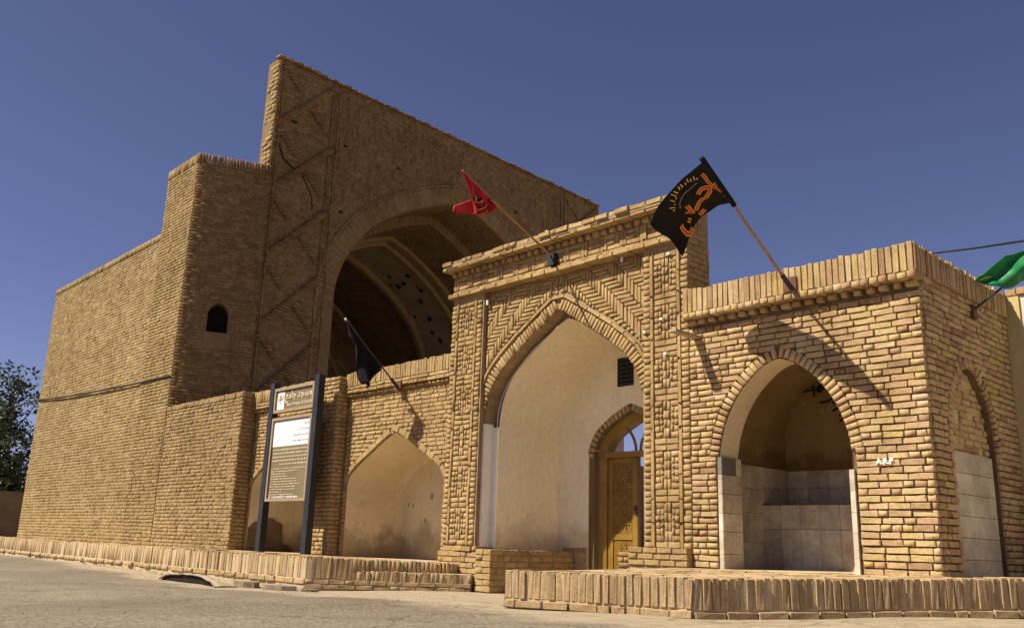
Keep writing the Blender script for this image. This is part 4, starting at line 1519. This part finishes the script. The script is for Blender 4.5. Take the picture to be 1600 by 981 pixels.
# drain mouth under a lifted asphalt lip
dr = thing('drain_opening', 'dark hollow drain mouth under a lifted asphalt lip beside the kerb', 'drain', (-12.9, 5.8, -.63))
D0, D1 = Vector((-13.35, 5.66)), Vector((-11.5, 5.62))
V, Fc = [], []
k = 14
for i in range(k + 1):
    t = i / k
    x, y = D0.x + (D1.x - D0.x) * t, D0.y + (D1.y - D0.y) * t
    h = .105 * math.sin(math.pi * t) ** .5 + random.gauss(0, .004)
    z0 = inner(x, y)
    for dy, dz in ((0, h), (-.02, h + .012), (.10, h + .02), (.30, .012), (.42, -.02)):
        V.append((x, y + dy, z0 + dz))
    V.append((x, y + .02, z0 - .03))
for i in range(k):
    for j in range(4):
        a = i * 6 + j
        Fc.append((a, a + 6, a + 7, a + 1))
link('asphalt_lip', mkmesh('asphalt_lip', V, Fc, M['road'], True), dr)
mb = MB()
for i in range(k):
    a, b = V[i * 6], V[(i + 1) * 6]
    mb.add([(a[0], a[1] + .03, a[2] - .15), (b[0], b[1] + .03, b[2] - .15), (b[0], b[1] + .015, b[2] - .003), (a[0], a[1] + .015, a[2] - .003)], [(0, 1, 2, 3)])
mb.build('dark_mouth', M['void_shade'], dr)

# scattered small stones on the road
mb = MB()
g = np.random.default_rng(11)
for i in range(260):
    x, y = g.uniform(-22, 0), g.uniform(1.5, 7.8)
    if x > -5.7 and y > 5.0: continue
    if y > 6.2 and x < -10.4: continue
    r_ = g.uniform(.004, .011) * (1.7 if g.random() < .06 else 1)
    z = inner(x, y) + r_ * .3
    pts = [(x + r_ * g.uniform(.7, 1.2) * a, y + r_ * g.uniform(.7, 1.2) * b, z + r_ * .7 * g.uniform(.7, 1.1) * c) for a, b, c in ((1, 0, 0), (0, 1, 0), (-1, 0, 0), (0, -1, 0), (0, 0, 1), (0, 0, -1))]
    mb.add(pts, [(0, 1, 4), (1, 2, 4), (2, 3, 4), (3, 0, 4), (1, 0, 5), (2, 1, 5), (3, 2, 5), (0, 3, 5)])
mb.build('pebbles', M['stone'], None, kind='stuff')

# ================================================================ INFORMATION SIGN
sg = thing('information_sign', 'tall brown information board on two black posts in front of the left niche', 'sign', (-13.8, 7.88, -.25))
FSg = FY(7.85)
for xx in (-14.60, -13.10):
    mb = MB(); mb.box(xx - .07, xx + .07, 7.82, 7.94, -.27, 2.68)
    mb.build('post', M['iron'], sg)
XL, XR = -14.515, -13.19
def board(z0, z1):
    mb = MB()
    for a, b, c_, d_ in ((XL, XR, z1 - .05, z1), (XL, XR, z0, z0 + .05), (XL, XL + .05, z0 + .052, z1 - .052), (XR - .05, XR, z0 + .052, z1 - .052)):
        mb.box(a, b, 7.83, 7.92, c_, d_)
    fr = mb.build('frame', M['frame_tan'], sg)
    mb = MB(); mb.box(XL + .048, XR - .048, 7.86, 7.90, z0 + .048, z1 - .048)
    return mb.build('panel', M['panel'], sg)
def onpanel(name, mb_, mat, pan):
    o = bpy.data.objects.new(name, mkmesh(name, mb_.v, mb_.f, mat)); COL.objects.link(o); o.parent = pan; return o
ptop = board(2.13, 2.57)
pbot = board(.60, 2.04)
FS_ = FY(7.857)
def rectp(mb_, a, b, c_, d_, n=0.0):
    mb_.add([FS_.p(a, c_, n), FS_.p(b, c_, n), FS_.p(b, d_, n), FS_.p(a, d_, n)], [(0, 1, 2, 3)])
mb = MB(); rectp(mb, -14.44, -14.20, 2.19, 2.50); onpanel('logo', mb, M['panel_white'], ptop)
mb = MB()
for cz, w in ((2.36, .05), (2.30, .035), (2.42, .035)):
    rectp(mb, -14.32 - w, -14.32 + w, cz - .018, cz + .018, .003)
onpanel('logo_print', mb, M['pink'], ptop)
def txt(body, size, x, z, mat, name, pan, align, bold=0):
    o = text_mesh(body, size, FS_, x, z, .003, mat, name, None, align, bold)
    o.parent = pan
    return o
rev = lambda s_: s_[::-1]
txt(rev('\ufee3\ufeb4\ufea0\ufeaa \ufe9f\ufe8e\ufee3\ufeca \ufed7\ufeee\ufb8a\ufea9'), .185, -13.28, 2.365, M['cream'], 'persian_title', ptop, 'RIGHT', .006)
txt('Jame Mosque of Ghuzhd', .082, -13.28, 2.235, M['cream'], 'english_title', ptop, 'RIGHT', .002)
mb = MB(); rectp(mb, -14.45, -13.25, 1.535, 1.975); onpanel('white_field', mb, M['panel_white'], pbot)
def rows(name, items, mat, n):
    mb_ = MB()
    for z, h, L, al in items:
        x = -13.29 if al == 'R' else -14.42
        end = x - L if al == 'R' else x + L
        sgn = -1 if al == 'R' else 1
        while (x - end) * sgn < -.01:
            w = random.uniform(.03, .095)
            w = min(w, abs(end - x))
            a, b = sorted((x, x + sgn * w))
            t = random.uniform(.55, 1)
            rectp(mb_, a, b, z - h * .28 * t, z + h * .28 * t, n)
            if random.random() < .55:
                q = random.uniform(a, b)
                rectp(mb_, q, min(q + .012, b + .01), z - h * .4, z + h * .6, n + .001)
            x += sgn * (w + .016)
    return onpanel(name, mb_, mat, pbot)
rows('dark_text_lines', [(1.89, .035, .16, 'R'), (1.80, .035, .30, 'R'), (1.705, .035, .50, 'R'), (1.61, .035, .52, 'R')], M['ink'], .003)
rows('persian_text_lines', [(1.475 - .062 * i, .036, L, 'R') for i, L in enumerate((1.14, 1.12, 1.12, 1.13, .88))], M['cream'], .003)
rows('english_text_lines', [(1.15 - .0435 * i, .026, L, 'L') for i, L in enumerate((1.12, .86, .48, .58, .84, .9, .98, .85, .82, .4, .78, .82))], M['cream'], .003)
rows('bold_text_line', [(.672, .05, .95, 'L')], M['white'], .003)

# ================================================================ FLAGS
def cloth(name, fn, na, nb, mat, parent):
    V = [fn(i / (na - 1), j / (nb - 1)) for j in range(nb) for i in range(na)]
    Fc = [(j * na + i, j * na + i + 1, (j + 1) * na + i + 1, (j + 1) * na + i) for j in range(nb - 1) for i in range(na - 1)]
    me = mkmesh(name, V, Fc, mat, True)
    o = link(name, me, parent)
    md = o.modifiers.new('thickness', 'SOLIDIFY'); md.thickness = .0025; md.offset = 0
    return o
def surfmap(fn):
    def f(a, b):
        e = 1e-3
        P = Vector(fn(a, b))
        nm = (Vector(fn(a + e, b)) - P).cross(Vector(fn(a, b + e)) - P).normalized()
        if nm.dot(P) > 0: nm = -nm                   # towards the street side
        return P, nm
    return f
def holder(parent, c, ax, mat='iron', plate=None):
    mb_ = MB()
    ax = Vector(ax).normalized()
    c = Vector(c)
    mb_.tube([c - ax * .02, c + ax * .20], .026, 8)
    mb_.build('socket', M[mat], parent)
    if plate:
        m2 = MB(); m2.obox(plate, (.075, 0, 0), (0, .012, 0), (0, 0, .075)); m2.build('wall_plate', M['rust'], parent)

# -- black flag over the shelter
fb = thing('flag', 'black flag with red and yellow calligraphy on a wooden pole above the shelter', 'flag', (-4.525, 8.17, 2.64), 'flags on poles fixed to the walls')
base, tip = Vector((-4.525, 8.15, 2.655)), Vector((-4.525, 6.615, 3.583))
mb = MB(); mb.tube([base, base.lerp(tip, .5) + Vector((0, 0, -.008)), tip], .016, 8, .013); mb.build('pole', M['pole_wood'], fb)
holder(fb, base, tip - base, plate=(-4.53, 8.142, 2.69))
TOPE = [(-4.525, 6.645, 3.562), (-4.96, 6.86, 3.54), (-5.351, 7.06, 3.485), (-5.651, 7.24, 3.368)]
BOTE = [(-4.525, 7.13, 3.285), (-4.855, 7.34, 3.401), (-5.256, 7.53, 3.344), (-5.491, 7.66, 3.118)]
def crv(P, t):
    P = [P[0]] + list(P) + [P[-1]]
    n_ = len(P) - 3
    s_ = min(max(t, 0) * n_, n_ - 1e-9); i = int(s_); f = s_ - i
    a, b, c, d = (Vector(q) for q in P[i:i + 4])
    return .5 * (2 * b + (c - a) * f + (2 * a - 5 * b + 4 * c - d) * f * f + (3 * b - a - 3 * c + d) * f ** 3)
NB = (Vector(BOTE[0]) - Vector(TOPE[0])).cross(Vector(TOPE[3]) - Vector(TOPE[0])).normalized()
def fblack(a, b):
    P = crv(TOPE, b) * (1 - a) + crv(BOTE, b) * a
    return P + NB * (.030 * math.sin(b * 8 + a * 2.5) * min(1, b * 2.5) + .018 * math.sin(a * 8 + b * 3) * min(1, b * 3) + .007 * math.sin(b * 23 + a * 7) * min(1, b * 4))
cl = cloth('cloth', fblack, 22, 34, M['flag_black'], fb)
mb = MB(); mb.tube([base.lerp(tip, .655), tip + (tip - base).normalized() * .01], .026, 8); mb.build('hem_sleeve', M['flag_black'], fb)
mpb = surfmap(fblack)
def prt(strokes, w, mat, name, off, mp, parent):
    mb_ = MB()
    for st in strokes:
        st2 = [(min(.985, max(.015, a)), b) for a, b in st]
        Q = []
        for p, q in zip(st2[:-1], st2[1:]):
            for t in np.linspace(0, 1, 5)[:-1]:
                Q.append((p[0] + (q[0] - p[0]) * t, p[1] + (q[1] - p[1]) * t))
        Q.append(st2[-1])
        ribbon(mb_, [(x_ * .55, y_) for x_, y_ in Q], w, lambda u, v: mp(u / .55, v), off)
    o = bpy.data.objects.new(name, mkmesh(name, mb_.v, mb_.f, mat)); COL.objects.link(o); o.parent = parent
    return o
RAYS = [[(0.19, 0.202), (0.228, 0.218)], [(0.114, 0.218), (0.203, 0.244)], [(0.114, 0.261), (0.177, 0.277)], [(0.063, 0.286), (0.152, 0.303)], [(0.101, 0.328), (0.152, 0.336)], [(0.063, 0.37), (0.139, 0.37)], [(0.051, 0.395), (0.127, 0.403)], [(0.051, 0.454), (0.152, 0.437)], [(0.051, 0.496), (0.177, 0.471)], [(0.177, 0.496), (0.215, 0.487)], [(0.139, 0.555), (0.241, 0.529)], [(0.266, 0.555), (0.291, 0.555)], [(0.241, 0.63), (0.329, 0.58)], [(0.342, 0.63), (0.367, 0.605)]]
CAL = [[(0.177, 0.134), (0.241, 0.126), (0.342, 0.134), (0.481, 0.126), (0.557, 0.109), (0.658, 0.092), (0.696, 0.059), (0.62, 0.025), (0.519, 0.025), (0.494, 0.059), (0.519, 0.092)], [(0.468, 0.303), (0.43, 0.252), (0.468, 0.193), (0.506, 0.16), (0.582, 0.202), (0.646, 0.286), (0.62, 0.319), (0.62, 0.336), (0.646, 0.395), (0.684, 0.437), (0.722, 0.479), (0.772, 0.521)], [(0.886, 0.445), (0.899, 0.479), (0.924, 0.538), (0.924, 0.555)], [(0.506, 0.496), (0.608, 0.521), (0.696, 0.555), (0.797, 0.58)], [(0.709, 0.563), (0.709, 0.588), (0.646, 0.613), (0.62, 0.613)], [(0.696, 0.782), (0.772, 0.798), (0.899, 0.798), (1.0, 0.773), (1.0, 0.739), (1.0, 0.714)], [(0.785, 0.697), (0.861, 0.681)], [(0.797, 0.092), (0.835, 0.067)]]
prt(RAYS, .011, M['print_yellow'], 'sun_rays', .0035, mpb, cl)
prt(CAL, .044, M['print_yellow'], 'letter_outline', .0035, mpb, cl)
prt(CAL, .027, M['print_red'], 'letters', .0065, mpb, cl)
prt([[(0.278, 0.244), (0.278, 0.303), (0.253, 0.387), (0.278, 0.445), (0.342, 0.513), (0.443, 0.555)]], .010, M['ink'], 'faint_script', .0035, mpb, cl)

# -- red flag over the gateway
fr_ = thing('flag', 'red flag hanging folded from a thin pole above the gateway cornice', 'flag', (-8.03, 8.2, 3.77), 'flags on poles fixed to the walls')
base, tip = Vector((-8.03, 8.22, 3.755)), Vector((-8.03, 6.585, 4.48))
mb = MB(); mb.tube([base, base.lerp(tip, .5) + Vector((0, 0, -.01)), tip], .015, 8, .011); mb.build('pole', M['pole_wood'], fr_)
mb = MB(); mb.obox((-8.03, 8.215, 3.715), (.06, 0, 0), (0, .04, 0), (0, 0, .085)); mb.build('wall_plate', M['iron'], fr_)
def fred(a, b):
    t = .66 + .34 * (1 - a)
    P = base.lerp(tip, t)
    lo = [Vector((-8.0, 6.76, 3.94)), Vector((-7.98, 6.86, 3.97)), Vector((-8.02, 6.97, 3.98)), Vector((-8.0, 7.06, 4.07)), Vector((-8.02, 7.13, 4.2))]
    s_ = a * 4; i = min(int(s_), 3); f = s_ - i
    Q = lo[i].lerp(lo[i + 1], f)
    R_ = P.lerp(Q, b)
    R_ = R_ + Vector((.07 * math.sin(a * 15 + b * 2) * b, .03 * math.sin(a * 9 + 1) * b * (1 - a), 0))
    return R_
c2 = cloth('cloth', fred, 30, 16, M['flag_red'], fr_)
def fred2(a, b):
    e0_, e1_ = Vector((-8.01, 6.74, 4.14)), Vector((-7.99, 6.77, 3.945))
    f0, f1 = Vector((-8.10, 6.56, 4.03)), Vector((-8.12, 6.52, 3.965))
    return e0_.lerp(e1_, a).lerp(f0.lerp(f1, a), b) + Vector((.03 * math.sin(b * 5 + a * 2) * b, 0, -.03 * b * a))
cloth('fly_flap', fred2, 8, 10, M['flag_red'], fr_)
mpr = surfmap(fred)
def prt2(strokes, w, mat, name, off, mp, parent):
    mb_ = MB()
    for st in strokes:
        Q = []
        for p, q in zip(st[:-1], st[1:]):
            for t in np.linspace(0, 1, 5)[:-1]:
                Q.append((p[0] + (q[0] - p[0]) * t, p[1] + (q[1] - p[1]) * t))
        Q.append(st[-1])
        ribbon(mb_, Q, w, mp, off)
    o = bpy.data.objects.new(name, mkmesh(name, mb_.v, mb_.f, mat)); COL.objects.link(o); o.parent = parent
RS = [[(.16, .25), (.22, .4), (.3, .45), (.27, .62), (.36, .6), (.48, .45)], [(.22, .7), (.26, .85), (.36, .8)], [(.5, .62), (.6, .7), (.68, .55)], [(.78, .3), (.84, .6), (.9, .4)], [(.55, .88), (.62, .9), (.66, .82)]]
prt2(RS, .075, M['flag_black'], 'letter_shadow', .004, mpr, c2)
prt2([[(a + .03, b + .03) for a, b in s_] for s_ in RS], .03, M['print_yellow'], 'letters', .007, mpr, c2)

# -- limp dark flag over the right niche
fd = thing('flag', 'limp black flag drooping from a pole above the right niche', 'flag', (-11.4, 8.25, 2.37), 'flags on poles fixed to the walls')
base, tip = Vector((-11.403, 8.27, 2.33)), Vector((-11.403, 7.215, 3.235))
mb = MB(); mb.tube([base, tip], .014, 8, .010); mb.build('pole', M['bark'], fd)
mb = MB(); mb.tube([tip - (tip - base).normalized() * .01, tip + (tip - base).normalized() * .02], .018, 8); mb.build('finial', M['white'], fd)
holder(fd, base, tip - base, plate=(-11.4, 8.265, 2.36))
def fdark(a, b):
    P = base.lerp(tip, .36 + .62 * (1 - a))
    lo = [Vector((-11.43, 7.30, 3.0)), Vector((-11.42, 7.42, 2.80)), Vector((-11.38, 7.52, 2.50)), Vector((-11.40, 7.57, 2.29)), Vector((-11.36, 7.66, 2.28)), Vector((-11.41, 7.74, 2.25)), Vector((-11.38, 7.80, 2.48)), Vector((-11.41, 7.87, 2.57)), Vector((-11.39, 7.91, 2.55))]
    s_ = a * 8; i = min(int(s_), 7); f = s_ - i
    Q = lo[i].lerp(lo[i + 1], f)
    return P.lerp(Q, b) + Vector((.10 * math.sin(a * 17) * b, 0, 0))
cloth('cloth', fdark, 36, 14, M['flag_black'], fd)

# -- green flag at the right edge
fg = thing('flag', 'shiny green flag with a yellow stripe on the shaded side of the shelter', 'flag', (-3.26, 9.57, 2.48), 'flags on poles fixed to the walls')
base, tip = Vector((-3.27, 9.56, 2.49)), Vector((-2.66, 10.17, 3.17))
mb = MB(); mb.tube([base, tip], .013, 8); mb.build('pole', M['iron'], fg)
mb = MB(); mb.obox((-3.275, 9.57, 2.47), (.02, 0, 0), (0, .05, 0), (0, 0, .07)); mb.build('wall_plate', M['rust'], fg)
TOP = [Vector((-3.223, 9.604, 2.835)), Vector((-3.16, 9.66, 2.90)), Vector((-3.08, 9.74, 2.99)), Vector((-2.99, 9.83, 3.09)), Vector((-2.855, 9.97, 3.16)), Vector((-2.68, 10.15, 3.23))]
BOT = [Vector((-3.215, 9.61, 2.815)), Vector((-3.14, 9.69, 2.745)), Vector((-3.05, 9.775, 2.725)), Vector((-2.95, 9.875, 2.76)), Vector((-2.87, 9.95, 2.84)), Vector((-2.7, 10.13, 2.95))]
def fgreen(a, b):
    s_ = a * 5; i = min(int(s_), 4); f = s_ - i
    P = TOP[i].lerp(TOP[i + 1], f).lerp(BOT[i].lerp(BOT[i + 1], f), b)
    nn = Vector((.7, -.7, .1))
    return P + nn * (.05 * math.sin(b * 7 + a * 5) * (.3 + a) + .03 * math.sin(a * 16 - b * 3))
c4 = cloth('cloth', fgreen, 30, 18, M['flag_green'], fg)
mpg = surfmap(fgreen)
prt2([[(.02, .55), (.12, .42), (.24, .40), (.33, .36)]], .05, M['print_yellow'], 'yellow_stripe', .005, mpg, c4)

# ================================================================ CABLES
def cable(name, label, pts, r_):
    mb_ = MB(); mb_.tube(pts, r_, 6)
    o = mb_.build(name, M['cable'])
    o['label'] = label; o['category'] = 'cable'
cable('cable', 'black cable slung across the blank side wall of the hall', [(-42, 9.2, 4.35), (-35, 8.6, 4.05), (-29.4, 8.02, 3.765), (-27, 8.0, 3.63), (-24.4, 8.0, 3.53), (-22, 8.0, 3.46), (-19.72, 8.02, 3.42)], .022)
cable('cable', 'black cable leaving the shelter roof towards the upper right', [(-3.60, 9.5, 3.05), (-3.602, 9.5, 3.163), (-2.95, 8.75, 2.882), (-2.283, 8.0, 2.612), (-1.2, 6.78, 2.2), (-.2, 5.6, 1.9)], .011)
cable('cable', 'thin lower cable passing behind the tree at the far left', [(-46, 10, 3.3), (-38, 9, 3.05), (-29.3, 8.3, 2.95)], .014)

# ================================================================ NEIGHBOURING HOUSE AND FAR THINGS
hs = thing('neighbour_wall', 'rough plastered wall with a brick coping right of the shelter', 'wall', (-1, 10.8, -.4))
mb = MB(); mb.box(-3.14, 6, 10.6, 10.9, -.6, 2.85); mb.build('wall_face', M['housewall'], hs)
mb = MB(); mb.box(-3.5, -3.142, 10.575, 10.85, -.6, 2.84); mb.build('ochre_pier', M['ochrewall'], hs)
B = Bricks(); soldiers(B, FY(10.58), -3.28, 1.0, 2.855, 2.94, .12, .012, 0, .3, hj=.006); B.emit(hs, M['pav'], 60, 9)

lw_ = thing('garden_wall', 'low dark shaded wall beyond the far end of the hall', 'wall', (-33, 10, -.2))
mb = MB(); mb.box(-33.3, -33, 6.6, 20, -.5, 1.12); mb.build('wall_face', M['darkwall'], lw_)
mb = MB(); mb.box(-33.33, -32.97, 6.58, 20, 1.122, 1.19); mb.build('coping', M['darkwall'], lw_)
cw = thing('courtyard_wing', 'shaded low courtyard building glimpsed through the open doorway', 'building', (-20, 27, -.3))
mb = MB(); mb.box(-24, -20.05, 22.85, 24.25, -.5, 5.2); mb.build('tall_bay', M['shadewall'], cw)
mb = MB(); mb.box(-24, -20.0, 24.26, 46, -.5, 2.83); mb.build('low_range', M['darkwall'], cw)

def tree(label, base, H, R, seed, n, trunk_h):
    g = np.random.default_rng(seed)
    t = thing('tree', label, 'tree', base)
    b = Vector(base)
    mb_ = MB()
    top = b + Vector((.1, .1, trunk_h))
    mb_.tube([b, b + Vector((.05, 0, trunk_h * .5)), top], .22, 8, .14)
    tips = []
    for i in range(11):
        a = i * 2.4 + g.uniform(-.3, .3)
        e_ = g.uniform(.35, 1.25)
        L = R * g.uniform(.65, 1.05)
        q = top + Vector((math.cos(a) * math.cos(e_) * L, math.sin(a) * math.cos(e_) * L, math.sin(e_) * (H - trunk_h) * g.uniform(.55, .9)))
        m_ = top.lerp(q, .5) + Vector((0, 0, .25))
        mb_.tube([top - Vector((0, 0, g.uniform(0, trunk_h * .3))), m_, q], .085, 6, .02)
        for s_ in (.45, .7, 1.0):
            tips.append(top.lerp(q, s_) + Vector((0, 0, .2)))
            for _ in range(2):
                o_ = Vector(g.normal(0, 1, 3)); o_.normalize()
                w_ = top.lerp(q, s_) + o_ * g.uniform(.4, 1.0)
                mb_.tube([top.lerp(q, s_), w_], .02, 4, .008)
                tips.append(w_)
    mb_.build('trunk', M['bark'], t)
    V, Fc, RR = [], [], []
    cl_ = [(p, g.uniform(.35, .75)) for p in tips]
    per = n // len(cl_)
    for p, cr in cl_:
        shade = g.uniform(0, 1)
        for _ in range(per):
            o_ = Vector(g.normal(0, 1, 3)); o_.normalize()
            c = p + o_ * cr * g.random() ** .45
            c.z -= .08 * g.random()
            ax = Vector(g.normal(0, 1, 3)); ax.normalize()
            ay = ax.cross(Vector(g.normal(0, 1, 3))).normalized()
            s_ = g.uniform(.07, .13)
            k0 = len(V)
            V += [c - ax * s_, c + ay * s_ * .45, c + ax * s_, c - ay * s_ * .45]
            Fc.append((k0, k0 + 1, k0 + 2, k0 + 3))
            q = min(1, max(0, shade * .5 + g.uniform(0, .5)))
            RR += [q] * 4
    me = mkmesh('crown', V, Fc, M['leaf'])
    at = me.attributes.new('rnd', 'FLOAT', 'POINT'); at.data.foreach_set('value', np.array(RR, np.float32))
    link('crown', me, t)
tree('dark green leafy tree rising behind the low wall at the far left', (-39.5, 9.0, -.5), 7.7, 2.7, 3, 6500, 2.2)
tree('bushy lower tree with yellowish leaves in front of the taller tree', (-36.6, 8.9, -.5), 3.9, 1.6, 8, 5000, 1.2)
